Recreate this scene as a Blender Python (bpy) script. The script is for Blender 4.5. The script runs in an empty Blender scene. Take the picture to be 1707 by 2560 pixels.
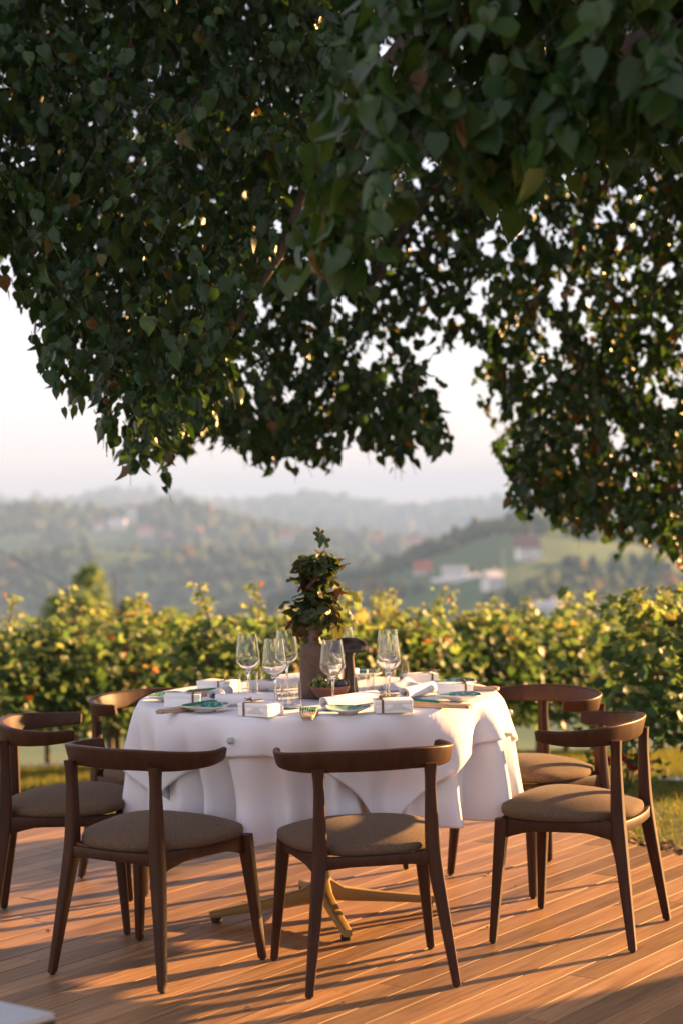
import bpy, bmesh, math, random
import numpy as np
from mathutils import Vector, Matrix

R_ = math.radians
rng = np.random.default_rng(7)
random.seed(7)
scene = bpy.context.scene
col = scene.collection

# ------------------------------------------------------------------ camera
CAM_H = 1.4412
cam_d = bpy.data.cameras.new('camera')
cam = bpy.data.objects.new('camera', cam_d)
col.objects.link(cam)
_t, _roll = -0.00879, -0.0246
_c, _s = math.cos(_roll), math.sin(_roll)
_r0 = Vector((1, 0, 0)); _u0 = Vector((0, -math.sin(_t), math.cos(_t))); _f = Vector((0, math.cos(_t), math.sin(_t)))
_Rv = _c * _r0 + _s * _u0; _Uv = -_s * _r0 + _c * _u0
cam.matrix_world = Matrix(((_Rv.x, _Uv.x, -_f.x, 0), (_Rv.y, _Uv.y, -_f.y, 0), (_Rv.z, _Uv.z, -_f.z, CAM_H), (0, 0, 0, 1)))
cam_d.sensor_width = 36.0
cam_d.lens = 4463.85 / 2560 * 36.0
cam_d.clip_start = 0.05
cam_d.clip_end = 20000
cam_d.dof.use_dof = True
cam_d.dof.focus_distance = 5.5
cam_d.dof.aperture_fstop = 2.5
scene.camera = cam

# ------------------------------------------------------------------ sky, sun, exposure
SUN_EL, SUN_AZ = R_(12.0), R_(58.0)          # azimuth clockwise from +Y
world = bpy.data.worlds.new('World'); scene.world = world; world.use_nodes = True
wn, wl = world.node_tree.nodes, world.node_tree.links
sky = wn.new('ShaderNodeTexSky'); sky.sky_type = 'NISHITA'; sky.sun_disc = False
sky.sun_elevation = SUN_EL; sky.sun_rotation = SUN_AZ; sky.dust_density = 1.0; sky.air_density = 1.0
mixw = wn.new('ShaderNodeMix'); mixw.data_type = 'RGBA'
mixw.inputs[0].default_value = 0.78
mixw.inputs[7].default_value = (2.34, 2.04, 2.40, 1)      # even, pale pink evening haze veil
wl.new(sky.outputs[0], mixw.inputs[6])
bg = wn['Background']; bg.inputs[1].default_value = 0.056
wl.new(mixw.outputs[2], bg.inputs[0])

sun_d = bpy.data.lights.new('sun', 'SUN'); sun_d.energy = 4.3; sun_d.angle = R_(0.6)
sun_d.color = (1.0, 0.53, 0.19)
sun = bpy.data.objects.new('sun', sun_d); col.objects.link(sun)
sdir = Vector((math.sin(SUN_AZ) * math.cos(SUN_EL), math.cos(SUN_AZ) * math.cos(SUN_EL), math.sin(SUN_EL)))
sun.rotation_euler = sdir.to_track_quat('Z', 'Y').to_euler()
sun.location = (6, 4, 6)

scene.view_settings.view_transform = 'Standard'
scene.view_settings.look = 'None'
scene.view_settings.exposure = 2.95
scene.view_settings.gamma = 1.0
scene.view_settings.use_curve_mapping = False
scene.render.engine = 'CYCLES'
cy = scene.cycles
cy.use_denoising = True
cy.max_bounces = 10; cy.diffuse_bounces = 4; cy.glossy_bounces = 4; cy.transmission_bounces = 10
cy.transparent_max_bounces = 8; cy.volume_bounces = 1
cy.caustics_reflective = False; cy.caustics_refractive = False
cy.sample_clamp_indirect = 6.0

# ------------------------------------------------------------------ materials
def new_mat(name):
    m = bpy.data.materials.new(name); m.use_nodes = True
    return m, m.node_tree.nodes, m.node_tree.links, m.node_tree.nodes['Principled BSDF']

def ramp(nodes, stops):
    r = nodes.new('ShaderNodeValToRGB'); e = r.color_ramp.elements
    while len(e) < len(stops): e.new(0.5)
    for i, (p, c) in enumerate(stops):
        e[i].position = p; e[i].color = (*c, 1)
    return r

def bump(nodes, links, bsdf, src, strength, dist):
    b = nodes.new('ShaderNodeBump'); b.inputs['Strength'].default_value = strength; b.inputs['Distance'].default_value = dist
    links.new(src, b.inputs['Height']); links.new(b.outputs[0], bsdf.inputs['Normal'])

def mat_noise(name, c1, c2, scale=8, rough=0.6, bstr=0.0, bdist=0.002, stretch=(1, 1, 1), detail=5, metal=0.0, spec=0.5, per_obj=0.0, coat=0.0, c3=None, rough2=None):
    m, n, l, b = new_mat(name)
    tc = n.new('ShaderNodeTexCoord'); mp = n.new('ShaderNodeMapping'); mp.inputs['Scale'].default_value = stretch
    l.new(tc.outputs['Object'], mp.inputs[0])
    vec = mp.outputs[0]
    if per_obj:
        oi = n.new('ShaderNodeObjectInfo'); mu = n.new('ShaderNodeMath'); mu.operation = 'MULTIPLY'; mu.inputs[1].default_value = 37.0
        l.new(oi.outputs['Random'], mu.inputs[0])
        ad = n.new('ShaderNodeVectorMath'); ad.operation = 'ADD'
        l.new(vec, ad.inputs[0]); l.new(mu.outputs[0], ad.inputs[1]); vec = ad.outputs[0]
    nz = n.new('ShaderNodeTexNoise'); nz.inputs['Scale'].default_value = scale; nz.inputs['Detail'].default_value = detail; nz.inputs['Roughness'].default_value = 0.6
    l.new(vec, nz.inputs['Vector'])
    st = [(0.3, c1), (0.7, c2)] if c3 is None else [(0.28, c1), (0.5, c2), (0.72, c3)]
    r = ramp(n, st); l.new(nz.outputs[0], r.inputs[0])
    out = r.outputs[0]
    if per_obj:
        hs = n.new('ShaderNodeHueSaturation')
        mr = n.new('ShaderNodeMapRange'); mr.inputs[3].default_value = 1 - per_obj; mr.inputs[4].default_value = 1 + per_obj
        l.new(oi.outputs['Random'], mr.inputs[0]); l.new(mr.outputs[0], hs.inputs['Value']); l.new(out, hs.inputs['Color']); out = hs.outputs[0]
    l.new(out, b.inputs['Base Color'])
    b.inputs['Roughness'].default_value = rough; b.inputs['Metallic'].default_value = metal
    b.inputs['Specular IOR Level'].default_value = spec; b.inputs['Coat Weight'].default_value = coat
    if rough2 is not None:
        mr2 = n.new('ShaderNodeMapRange'); mr2.inputs[3].default_value = rough; mr2.inputs[4].default_value = rough2
        l.new(nz.outputs[0], mr2.inputs[0]); l.new(mr2.outputs[0], b.inputs['Roughness'])
    if bstr: bump(n, l, b, nz.outputs[0], bstr, bdist)
    return m

def mat_leaf(name, stops, tr_gain=2.2, tr_mix=0.4, rough=0.38, spec=0.5, tr_tint=(1.0, 0.95, 0.35)):
    """colour picked per leaf by the face attribute 'tint'; thin sheet that also lets light through"""
    m, n, l, b = new_mat(name)
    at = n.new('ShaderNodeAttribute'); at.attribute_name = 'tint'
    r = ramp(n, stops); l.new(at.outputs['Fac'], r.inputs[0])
    nz = n.new('ShaderNodeTexNoise'); nz.inputs['Scale'].default_value = 60
    tc = n.new('ShaderNodeTexCoord'); l.new(tc.outputs['Object'], nz.inputs['Vector'])
    hs = n.new('ShaderNodeHueSaturation'); mr = n.new('ShaderNodeMapRange'); mr.inputs[3].default_value = 0.7; mr.inputs[4].default_value = 1.3
    l.new(nz.outputs[0], mr.inputs[0]); l.new(mr.outputs[0], hs.inputs['Value']); l.new(r.outputs[0], hs.inputs['Color'])
    l.new(hs.outputs[0], b.inputs['Base Color'])
    b.inputs['Roughness'].default_value = rough; b.inputs['Specular IOR Level'].default_value = spec
    tr = n.new('ShaderNodeBsdfTranslucent'); mu = n.new('ShaderNodeMix'); mu.data_type = 'RGBA'; mu.blend_type = 'MULTIPLY'; mu.inputs[0].default_value = 1
    l.new(hs.outputs[0], mu.inputs[6]); mu.inputs[7].default_value = (tr_gain * tr_tint[0], tr_gain * tr_tint[1], tr_gain * tr_tint[2], 1)
    l.new(mu.outputs[2], tr.inputs[0])
    ms = n.new('ShaderNodeMixShader'); ms.inputs[0].default_value = tr_mix
    l.new(b.outputs[0], ms.inputs[1]); l.new(tr.outputs[0], ms.inputs[2]); l.new(ms.outputs[0], n['Material Output'].inputs[0])
    return m

def mat_plain(name, c, rough=0.5, metal=0.0, spec=0.5, var=0.12, scale=30, bstr=0.1, bdist=0.0005):
    c1 = tuple(max(0, v * (1 - var)) for v in c); c2 = tuple(min(1, v * (1 + var)) for v in c)
    return mat_noise(name, c1, c2, scale, rough, bstr, bdist, metal=metal, spec=spec)

def mat_cloth(name, c, weave=900, trans=0.18, tint=(1, 0.9, 0.85)):
    m, n, l, b = new_mat(name)
    tc = n.new('ShaderNodeTexCoord')
    nz = n.new('ShaderNodeTexNoise'); nz.inputs['Scale'].default_value = 6; nz.inputs['Detail'].default_value = 6; l.new(tc.outputs['Object'], nz.inputs['Vector'])
    nf = n.new('ShaderNodeTexNoise'); nf.inputs['Scale'].default_value = weave; l.new(tc.outputs['Object'], nf.inputs['Vector'])
    r = ramp(n, [(0.3, tuple(v * 0.94 for v in c)), (0.7, c)]); l.new(nf.outputs[0], r.inputs[0]); l.new(r.outputs[0], b.inputs['Base Color'])
    b.inputs['Roughness'].default_value = 0.85; b.inputs['Specular IOR Level'].default_value = 0.2
    b1 = n.new('ShaderNodeBump'); b1.inputs['Strength'].default_value = 0.6; b1.inputs['Distance'].default_value = 0.010; l.new(nz.outputs[0], b1.inputs['Height']); nz.inputs['Roughness'].default_value = 0.55; nz.inputs['Distortion'].default_value = 0.8
    mpc = n.new('ShaderNodeMapping'); mpc.inputs['Scale'].default_value = (1.6, 1.6, .55); l.new(tc.outputs['Object'], mpc.inputs[0]); l.new(mpc.outputs[0], nz.inputs['Vector'])
    b2 = n.new('ShaderNodeBump'); b2.inputs['Strength'].default_value = 0.15; b2.inputs['Distance'].default_value = 0.0005; l.new(nf.outputs[0], b2.inputs['Height']); l.new(b1.outputs[0], b2.inputs['Normal'])
    l.new(b2.outputs[0], b.inputs['Normal'])
    tr = n.new('ShaderNodeBsdfTranslucent'); tr.inputs[0].default_value = (c[0] * tint[0], c[1] * tint[1], c[2] * tint[2], 1)
    ms = n.new('ShaderNodeMixShader'); ms.inputs[0].default_value = trans
    l.new(b.outputs[0], ms.inputs[1]); l.new(tr.outputs[0], ms.inputs[2]); l.new(ms.outputs[0], n['Material Output'].inputs[0])
    return m

M = {}
def mat_deck():
    m, n, l, b = new_mat('deck_wood')
    tc = n.new('ShaderNodeTexCoord'); oi = n.new('ShaderNodeObjectInfo')
    mp = n.new('ShaderNodeMapping'); mp.inputs['Scale'].default_value = (1.2, 22, 22); l.new(tc.outputs['Object'], mp.inputs[0])
    mu = n.new('ShaderNodeMath'); mu.operation = 'MULTIPLY'; mu.inputs[1].default_value = 91; l.new(oi.outputs['Random'], mu.inputs[0])
    ad = n.new('ShaderNodeVectorMath'); ad.operation = 'ADD'; l.new(mp.outputs[0], ad.inputs[0]); l.new(mu.outputs[0], ad.inputs[1])
    nz = n.new('ShaderNodeTexNoise'); nz.inputs['Scale'].default_value = 2.2; nz.inputs['Detail'].default_value = 7; nz.inputs['Roughness'].default_value = 0.62; nz.inputs['Distortion'].default_value = 0.6
    l.new(ad.outputs[0], nz.inputs['Vector'])
    r = ramp(n, [(0.28, (0.115, 0.052, 0.019)), (0.5, (0.25, 0.131, 0.054)), (0.72, (0.36, 0.205, 0.092))]); l.new(nz.outputs[0], r.inputs[0])
    # dust and weathering, its own scale, runs across boards
    n2 = n.new('ShaderNodeTexNoise'); n2.inputs['Scale'].default_value = 3.5; n2.inputs['Detail'].default_value = 6
    geo = n.new('ShaderNodeNewGeometry'); l.new(geo.outputs['Position'], n2.inputs['Vector'])
    mx = n.new('ShaderNodeMix'); mx.data_type = 'RGBA'; l.new(r.outputs[0], mx.inputs[6]); mx.inputs[7].default_value = (0.24, 0.155, 0.085, 1)
    mr = n.new('ShaderNodeMapRange'); mr.inputs[1].default_value = 0.45; mr.inputs[2].default_value = 0.75; mr.inputs[4].default_value = 0.55; l.new(n2.outputs[0], mr.inputs[0]); l.new(mr.outputs[0], mx.inputs[0])
    hs = n.new('ShaderNodeHueSaturation'); mv = n.new('ShaderNodeMapRange'); mv.inputs[3].default_value = 0.62; mv.inputs[4].default_value = 1.24
    l.new(oi.outputs['Random'], mv.inputs[0]); l.new(mv.outputs[0], hs.inputs['Value']); l.new(mx.outputs[2], hs.inputs['Color'])
    l.new(hs.outputs[0], b.inputs['Base Color'])
    rr = n.new('ShaderNodeMapRange'); rr.inputs[3].default_value = 0.42; rr.inputs[4].default_value = 0.62; l.new(n2.outputs[0], rr.inputs[0]); l.new(rr.outputs[0], b.inputs['Roughness'])
    b.inputs['Specular IOR Level'].default_value = 0.4
    bump(n, l, b, nz.outputs[0], 0.25, 0.0015)
    return m
M['deck'] = mat_deck()
M['deck_frame'] = mat_plain('deck_frame', (0.03, 0.022, 0.016), 0.9)
M['chair'] = mat_noise('chair_wood', (0.026, 0.0092, 0.0036), (0.054, 0.019, 0.0075), 3, 0.42, 0.08, 0.0006, stretch=(14, 14, 2.0), per_obj=0.08, spec=0.20, rough2=0.52)
M['rubber'] = mat_plain('rubber', (0.012, 0.011, 0.010), 0.7)

def mat_fabric():
    m, n, l, b = new_mat('seat_fabric')
    tc = n.new('ShaderNodeTexCoord')
    outs = []
    for sc, st in ((420, (1, 0.35, 1)), (420, (0.35, 1, 1)), (90, (1, 1, 1))):
        mp = n.new('ShaderNodeMapping'); mp.inputs['Scale'].default_value = st; l.new(tc.outputs['Object'], mp.inputs[0])
        z = n.new('ShaderNodeTexNoise'); z.inputs['Scale'].default_value = sc; z.inputs['Detail'].default_value = 3; l.new(mp.outputs[0], z.inputs['Vector']); outs.append(z.outputs[0])
    a = n.new('ShaderNodeMath'); a.operation = 'ADD'; l.new(outs[0], a.inputs[0]); l.new(outs[1], a.inputs[1])
    a2 = n.new('ShaderNodeMath'); a2.operation = 'ADD'; l.new(a.outputs[0], a2.inputs[0]); l.new(outs[2], a2.inputs[1])
    mr = n.new('ShaderNodeMapRange'); mr.inputs[1].default_value = 0.7; mr.inputs[2].default_value = 1.3; l.new(a.outputs[0], mr.inputs[0])
    r = ramp(n, [(0.25, (0.066, 0.042, 0.025)), (0.75, (0.128, 0.082, 0.050))]); l.new(mr.outputs[0], r.inputs[0]); l.new(r.outputs[0], b.inputs['Base Color'])
    b.inputs['Roughness'].default_value = 0.9; b.inputs['Specular IOR Level'].default_value = 0.15; b.inputs['Sheen Weight'].default_value = 0.04
    bump(n, l, b, a2.outputs[0], 0.4, 0.0008)
    return m
M['fabric'] = mat_fabric()
M['cloth'] = mat_cloth('white_linen', (0.80, 0.81, 0.86))
M['napkin'] = mat_cloth('napkin_linen', (0.78, 0.79, 0.83), trans=0.1)
M['mustard'] = mat_plain('mustard_paint', (0.25, 0.155, 0.038), 0.45, var=0.06)
M['carton'] = mat_plain('white_carton', (0.80, 0.79, 0.78), 0.6, var=0.02)
M['ink'] = mat_plain('ink', (0.16, 0.17, 0.20), 0.7)
M['twine'] = mat_plain('twine', (0.16, 0.09, 0.05), 0.85, var=0.3, scale=200)
M['dryleaf'] = mat_plain('dry_leaf', (0.20, 0.13, 0.08), 0.7, var=0.3, scale=120)
M['fanwood'] = mat_noise('fan_wood', (0.30, 0.20, 0.13), (0.46, 0.33, 0.22), 3, 0.6, 0.1, 0.0005, stretch=(4, 60, 60))
M['fangreen'] = mat_plain('green_fan_cloth', (0.005, 0.16, 0.075), 0.7)
M['stoneware'] = mat_noise('brown_stoneware', (0.070, 0.038, 0.022), (0.105, 0.058, 0.034), 90, 0.62, 0.25, 0.0006, c3=(0.135, 0.080, 0.050))
M['bronze'] = mat_plain('bronze_metal', (0.048, 0.035, 0.028), 0.32, metal=0.85, var=0.08, bstr=0.02)
M['bowlwood'] = mat_noise('bowl_wood', (0.13, 0.05, 0.022), (0.25, 0.105, 0.05), 5, 0.4, 0.1, 0.0004, stretch=(1, 1, 8))
M['plum'] = mat_plain('plum_skin', (0.022, 0.022, 0.035), 0.4, var=0.4, scale=60)
M['pear'] = mat_plain('yellow_fruit', (0.42, 0.22, 0.045), 0.5, var=0.25, scale=40)
M['stem'] = mat_plain('green_stem', (0.10, 0.075, 0.035), 0.7)
M['weight'] = mat_plain('weight_stone', (0.33, 0.34, 0.31), 0.35, var=0.12, scale=60)
M['greymetal'] = mat_plain('grey_table_top', (0.33, 0.36, 0.37), 0.5, var=0.06)
M['darkmetal'] = mat_plain('dark_metal', (0.02, 0.02, 0.02), 0.5)
M['bark'] = mat_noise('bark', (0.035, 0.026, 0.02), (0.09, 0.07, 0.052), 6, 0.9, 0.8, 0.02, stretch=(6, 6, 1))
M['vinebark'] = mat_noise('vine_bark', (0.05, 0.033, 0.022), (0.13, 0.09, 0.06), 20, 0.9, 0.6, 0.006, stretch=(4, 4, 1))
M['post'] = mat_noise('post_wood', (0.06, 0.042, 0.03), (0.13, 0.095, 0.068), 8, 0.85, 0.3, 0.003, stretch=(6, 6, 1))
M['wire'] = mat_plain('wire', (0.3, 0.3, 0.3), 0.35, metal=1.0)
M['mulch'] = mat_noise('mulch', (0.05, 0.025, 0.014), (0.17, 0.085, 0.045), 40, 0.9, 0.5, 0.01)

def mat_glass():
    m, n, l, b = new_mat('clear_glass')
    nz = n.new('ShaderNodeTexNoise'); nz.inputs['Scale'].default_value = 30
    r = ramp(n, [(0.0, (0.97, 0.985, 0.98)), (1.0, (0.99, 1.0, 0.995))]); l.new(nz.outputs[0], r.inputs[0]); l.new(r.outputs[0], b.inputs['Base Color'])
    b.inputs['Transmission Weight'].default_value = 1.0; b.inputs['Roughness'].default_value = 0.0; b.inputs['IOR'].default_value = 1.46
    return m
M['glass'] = mat_glass()

def mat_plate():
    m, n, l, b = new_mat('teal_glaze')
    tc = n.new('ShaderNodeTexCoord')
    nz = n.new('ShaderNodeTexNoise'); nz.inputs['Scale'].default_value = 55; nz.inputs['Detail'].default_value = 4; l.new(tc.outputs['Object'], nz.inputs['Vector'])
    vo = n.new('ShaderNodeTexVoronoi'); vo.inputs['Scale'].default_value = 70; l.new(tc.outputs['Object'], vo.inputs['Vector'])
    r = ramp(n, [(0.3, (0.012, 0.085, 0.068)), (0.44, (0.045, 0.20, 0.175)), (0.55, (0.15, 0.33, 0.29)), (0.68, (0.45, 0.52, 0.47))]); l.new(nz.outputs[0], r.inputs[0])
    r2 = ramp(n, [(0.10, (1, 1, 1)), (0.16, (0, 0, 0))]); l.new(vo.outputs[0], r2.inputs[0])
    mx = n.new('ShaderNodeMix'); mx.data_type = 'RGBA'; l.new(r2.outputs[0], mx.inputs[0]); l.new(r.outputs[0], mx.inputs[6]); mx.inputs[7].default_value = (0.16, 0.085, 0.045, 1)
    l.new(mx.outputs[2], b.inputs['Base Color']); b.inputs['Roughness'].default_value = 0.15; b.inputs['Coat Weight'].default_value = 0.3
    return m
M['plate'] = mat_plate()
M['plate_rim'] = mat_plain('white_glaze', (0.68, 0.68, 0.64), 0.25, var=0.06, scale=60)

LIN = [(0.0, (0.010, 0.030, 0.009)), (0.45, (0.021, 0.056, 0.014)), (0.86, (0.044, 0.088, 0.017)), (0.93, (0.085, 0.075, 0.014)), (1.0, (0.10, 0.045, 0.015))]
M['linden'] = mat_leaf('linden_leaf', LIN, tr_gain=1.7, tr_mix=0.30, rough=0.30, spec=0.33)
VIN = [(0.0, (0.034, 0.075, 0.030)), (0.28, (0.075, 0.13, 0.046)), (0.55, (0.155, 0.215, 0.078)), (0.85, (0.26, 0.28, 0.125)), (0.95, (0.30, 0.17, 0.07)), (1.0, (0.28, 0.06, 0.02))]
M['vineleaf'] = mat_leaf('vine_leaf', VIN, tr_gain=1.7, tr_mix=0.45, rough=0.5, spec=0.35, tr_tint=(1.0, 1.0, 0.62))
BOU = [(0.0, (0.024, 0.052, 0.014)), (0.4, (0.050, 0.064, 0.017)), (0.65, (0.090, 0.070, 0.018)), (0.85, (0.075, 0.030, 0.014)), (1.0, (0.10, 0.020, 0.012))]
M['bouquetleaf'] = mat_leaf('bouquet_leaf', BOU, tr_gain=1.8, tr_mix=0.3, rough=0.5, spec=0.4)
M['grape'] = mat_leaf('grape_skin', [(0.0, (0.10, 0.15, 0.035)), (1.0, (0.26, 0.25, 0.06))], tr_gain=1.3, tr_mix=0.3, rough=0.3, spec=0.5)
M['grassblade'] = mat_leaf('grass_blade', [(0.0, (0.07, 0.10, 0.022)), (0.6, (0.15, 0.16, 0.04)), (1.0, (0.27, 0.21, 0.09))], tr_gain=1.4, tr_mix=0.35, rough=0.6, spec=0.25)
M['rose'] = mat_plain('rose_petal', (0.42, 0.012, 0.025), 0.6, var=0.2)
M['forest'] = mat_leaf('forest_foliage', [(0.0, (0.030, 0.055, 0.028)), (0.5, (0.050, 0.078, 0.030)), (0.8, (0.085, 0.085, 0.030)), (1.0, (0.17, 0.095, 0.032))], tr_gain=1.0, tr_mix=0.1, rough=0.9, spec=0.1)

def mat_ground():
    m, n, l, b = new_mat('grass_ground')
    geo = n.new('ShaderNodeNewGeometry')
    nz = n.new('ShaderNodeTexNoise'); nz.inputs['Scale'].default_value = 1.3; nz.inputs['Detail'].default_value = 9; nz.inputs['Roughness'].default_value = 0.7; l.new(geo.outputs['Position'], nz.inputs['Vector'])
    r = ramp(n, [(0.3, (0.060, 0.080, 0.022)), (0.5, (0.11, 0.12, 0.035)), (0.7, (0.19, 0.16, 0.07))]); l.new(nz.outputs[0], r.inputs[0])
    # far fields: meadow, vineyard and ploughed patches
    n2 = n.new('ShaderNodeTexNoise'); n2.inputs['Scale'].default_value = 0.006; n2.inputs['Detail'].default_value = 4; l.new(geo.outputs['Position'], n2.inputs['Vector'])
    r2 = ramp(n, [(0.35, (0.045, 0.085, 0.038)), (0.5, (0.070, 0.115, 0.045)), (0.62, (0.095, 0.12, 0.045)), (0.75, (0.15, 0.12, 0.06))]); l.new(n2.outputs[0], r2.inputs[0])
    ln = n.new('ShaderNodeVectorMath'); ln.operation = 'LENGTH'; l.new(geo.outputs['Position'], ln.inputs[0])
    mr = n.new('ShaderNodeMapRange'); mr.inputs[1].default_value = 25; mr.inputs[2].default_value = 120; l.new(ln.outputs['Value'], mr.inputs[0])
    mx = n.new('ShaderNodeMix'); mx.data_type = 'RGBA'; l.new(mr.outputs[0], mx.inputs[0]); l.new(r.outputs[0], mx.inputs[6]); l.new(r2.outputs[0], mx.inputs[7])
    l.new(mx.outputs[2], b.inputs['Base Color']); b.inputs['Roughness'].default_value = 0.95; b.inputs['Specular IOR Level'].default_value = 0.1
    bump(n, l, b, nz.outputs[0], 0.6, 0.04)
    return m
M['ground'] = mat_ground()
M['gravel'] = mat_noise('pale_gravel', (0.45, 0.43, 0.41), (0.66, 0.64, 0.61), 60, 0.9, 0.5, 0.01)
M['housewall'] = mat_noise('house_render', (0.66, 0.64, 0.61), (0.80, 0.78, 0.75), 0.7, 0.85)
M['housewall2'] = mat_noise('house_render_warm', (0.58, 0.46, 0.38), (0.70, 0.58, 0.48), 0.7, 0.85)
M['roofred'] = mat_noise('roof_tile_red', (0.30, 0.065, 0.035), (0.42, 0.11, 0.06), 1.5, 0.8)
M['roofdark'] = mat_noise('roof_tile_dark', (0.14, 0.06, 0.05), (0.22, 0.10, 0.085), 1.5, 0.8)
M['roofgrey'] = mat_noise('roof_grey', (0.40, 0.39, 0.38), (0.55, 0.54, 0.53), 1.5, 0.8)
M['pane'] = mat_plain('window_pane', (0.03, 0.035, 0.04), 0.1)
M['door'] = mat_plain('door_wood', (0.10, 0.05, 0.03), 0.6)

# ------------------------------------------------------------------ helpers
def link(name, me, mat=None, parent=None, loc=(0, 0, 0), rot=(0, 0, 0)):
    o = bpy.data.objects.new(name, me); col.objects.link(o)
    if mat is not None and me is not None and len(me.materials) == 0:
        me.materials.append(mat if not isinstance(mat, str) else M[mat])
    o.parent = parent; o.location = loc; o.rotation_euler = rot
    return o

def tag(o, label, cat, group=None):
    o['label'] = label; o['category'] = cat
    if group: o['group'] = group
    return o

def thing(name, label, cat, loc=(0, 0, 0), rz=0, group=None):
    o = bpy.data.objects.new(name, None); col.objects.link(o)
    o.empty_display_size = 0.1; o.location = loc; o.rotation_euler = (0, 0, rz)
    return tag(o, label, cat, group)

def copy_tree(o, parent=None):
    c = o.copy(); col.objects.link(c); c.parent = parent
    for ch in list(o.children): copy_tree(ch, c)
    return c

def mesh(name, verts, faces, smooth=True, sharp=None):
    me = bpy.data.meshes.new(name); me.from_pydata([tuple(map(float, v)) for v in verts], [], [tuple(int(i) for i in f) for f in faces]); me.update()
    if smooth:
        me.polygons.foreach_set('use_smooth', np.ones(len(me.polygons), bool))
        if sharp: me.set_sharp_from_angle(angle=R_(sharp))
    return me

def mesh_np(name, V, F, tint=None, smooth=True):
    """V (n,3), F (m,k) constant k; tint per face"""
    me = bpy.data.meshes.new(name); n, m, k = len(V), len(F), F.shape[1]
    me.vertices.add(n); me.vertices.foreach_set('co', np.ascontiguousarray(V, dtype=np.float32).ravel())
    me.loops.add(m * k); me.loops.foreach_set('vertex_index', np.ascontiguousarray(F, dtype=np.int32).ravel())
    me.polygons.add(m); me.polygons.foreach_set('loop_start', np.arange(0, m * k, k, dtype=np.int32))
    me.update(calc_edges=True); me.validate()
    if smooth: me.polygons.foreach_set('use_smooth', np.ones(len(me.polygons), bool))
    if tint is not None:
        a = me.attributes.new('tint', 'FLOAT', 'FACE'); a.data.foreach_set('value', np.ascontiguousarray(tint, dtype=np.float32))
    return me

def lathe(prof, seg=32, wav=None):
    V, F = [], []
    for i, (r, z) in enumerate(prof):
        for j in range(seg):
            a = 2 * math.pi * j / seg
            rr = r if wav is None else r * wav(a, i)
            V.append((rr * math.cos(a), rr * math.sin(a), z))
    for i in range(len(prof) - 1):
        for j in range(seg):
            k = (j + 1) % seg
            F.append((i * seg + j, i * seg + k, (i + 1) * seg + k, (i + 1) * seg + j))
    return V, F

def rrect(hx, hy, r, n=3):
    """rounded rectangle section, ccw"""
    P = []
    for cx, cy, a0 in ((hx - r, hy - r, 0), (-hx + r, hy - r, 90), (-hx + r, -hy + r, 180), (hx - r, -hy + r, 270)):
        for i in range(n + 1):
            a = R_(a0 + 90 * i / n); P.append((cx + r * math.cos(a), cy + r * math.sin(a)))
    return P

def loft(frames, cap=True):
    """frames: list of (origin, ax, ay, section pts)"""
    V, F = [], []; n = len(frames[0][3])
    for o, ax, ay, sec in frames:
        for (p, q) in sec: V.append(tuple(Vector(o) + Vector(ax) * p + Vector(ay) * q))
    for i in range(len(frames) - 1):
        for j in range(n):
            k = (j + 1) % n
            F.append((i * n + j, i * n + k, (i + 1) * n + k, (i + 1) * n + j))
    if cap:
        F.append(tuple(range(n - 1, -1, -1))); F.append(tuple(range((len(frames) - 1) * n, len(frames) * n)))
    return V, F

def tube(pts, radii, seg=8):
    pts = [Vector(p) for p in pts]; fr = []
    for i, p in enumerate(pts):
        d = (pts[min(i + 1, len(pts) - 1)] - pts[max(i - 1, 0)]).normalized()
        up = Vector((0, 0, 1)) if abs(d.z) < 0.9 else Vector((1, 0, 0))
        ax = d.cross(up).normalized(); ay = ax.cross(d).normalized()
        r = radii[i] if hasattr(radii, '__len__') else radii
        fr.append((p, ax, ay, [(r * math.cos(2 * math.pi * k / seg), r * math.sin(2 * math.pi * k / seg)) for k in range(seg)]))
    return loft(fr)

def join(*vfs):
    V, F = [], []
    for v, f in vfs:
        b = len(V); V += list(v); F += [tuple(i + b for i in q) for q in f]
    return V, F

def boxvf(x0, x1, y0, y1, z0, z1):
    V = [(x, y, z) for z in (z0, z1) for y in (y0, y1) for x in (x0, x1)]
    return V, [(0, 2, 3, 1), (4, 5, 7, 6), (0, 1, 5, 4), (2, 6, 7, 3), (0, 4, 6, 2), (1, 3, 7, 5)]

def bevel_box(name, sx, sy, sz, bev, seg=2):
    bm = bmesh.new(); bmesh.ops.create_cube(bm, size=1)
    bmesh.ops.scale(bm, vec=(sx, sy, sz), verts=bm.verts); bmesh.ops.translate(bm, vec=(0, 0, sz / 2), verts=bm.verts)
    bmesh.ops.bevel(bm, geom=bm.edges[:], offset=bev, segments=seg, affect='EDGES', profile=0.5)
    me = bpy.data.meshes.new(name); bm.to_mesh(me); bm.free()
    me.polygons.foreach_set('use_smooth', np.ones(len(me.polygons), bool)); me.set_sharp_from_angle(angle=R_(35))
    return me

def sst(a, b, x):
    t = np.clip((x - a) / (b - a), 0, 1); return t * t * (3 - 2 * t)

# ------------------------------------------------------------------ ground and hills
def vnoise(x, y, seed=0):
    xi, yi = np.floor(x).astype(int), np.floor(y).astype(int); xf, yf = x - xi, y - yi
    def h(i, j):
        n = (i * 374761393 + j * 668265263 + seed * 982451653) & 0x7fffffff
        n = ((n ^ (n >> 13)) * 1274126177) & 0x7fffffff
        return ((n ^ (n >> 16)) & 0xffff) / 65535.0
    u, v = xf * xf * (3 - 2 * xf), yf * yf * (3 - 2 * yf)
    return (h(xi, yi) * (1 - u) + h(xi + 1, yi) * u) * (1 - v) + (h(xi, yi + 1) * (1 - u) + h(xi + 1, yi + 1) * u) * v - 0.5

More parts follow.
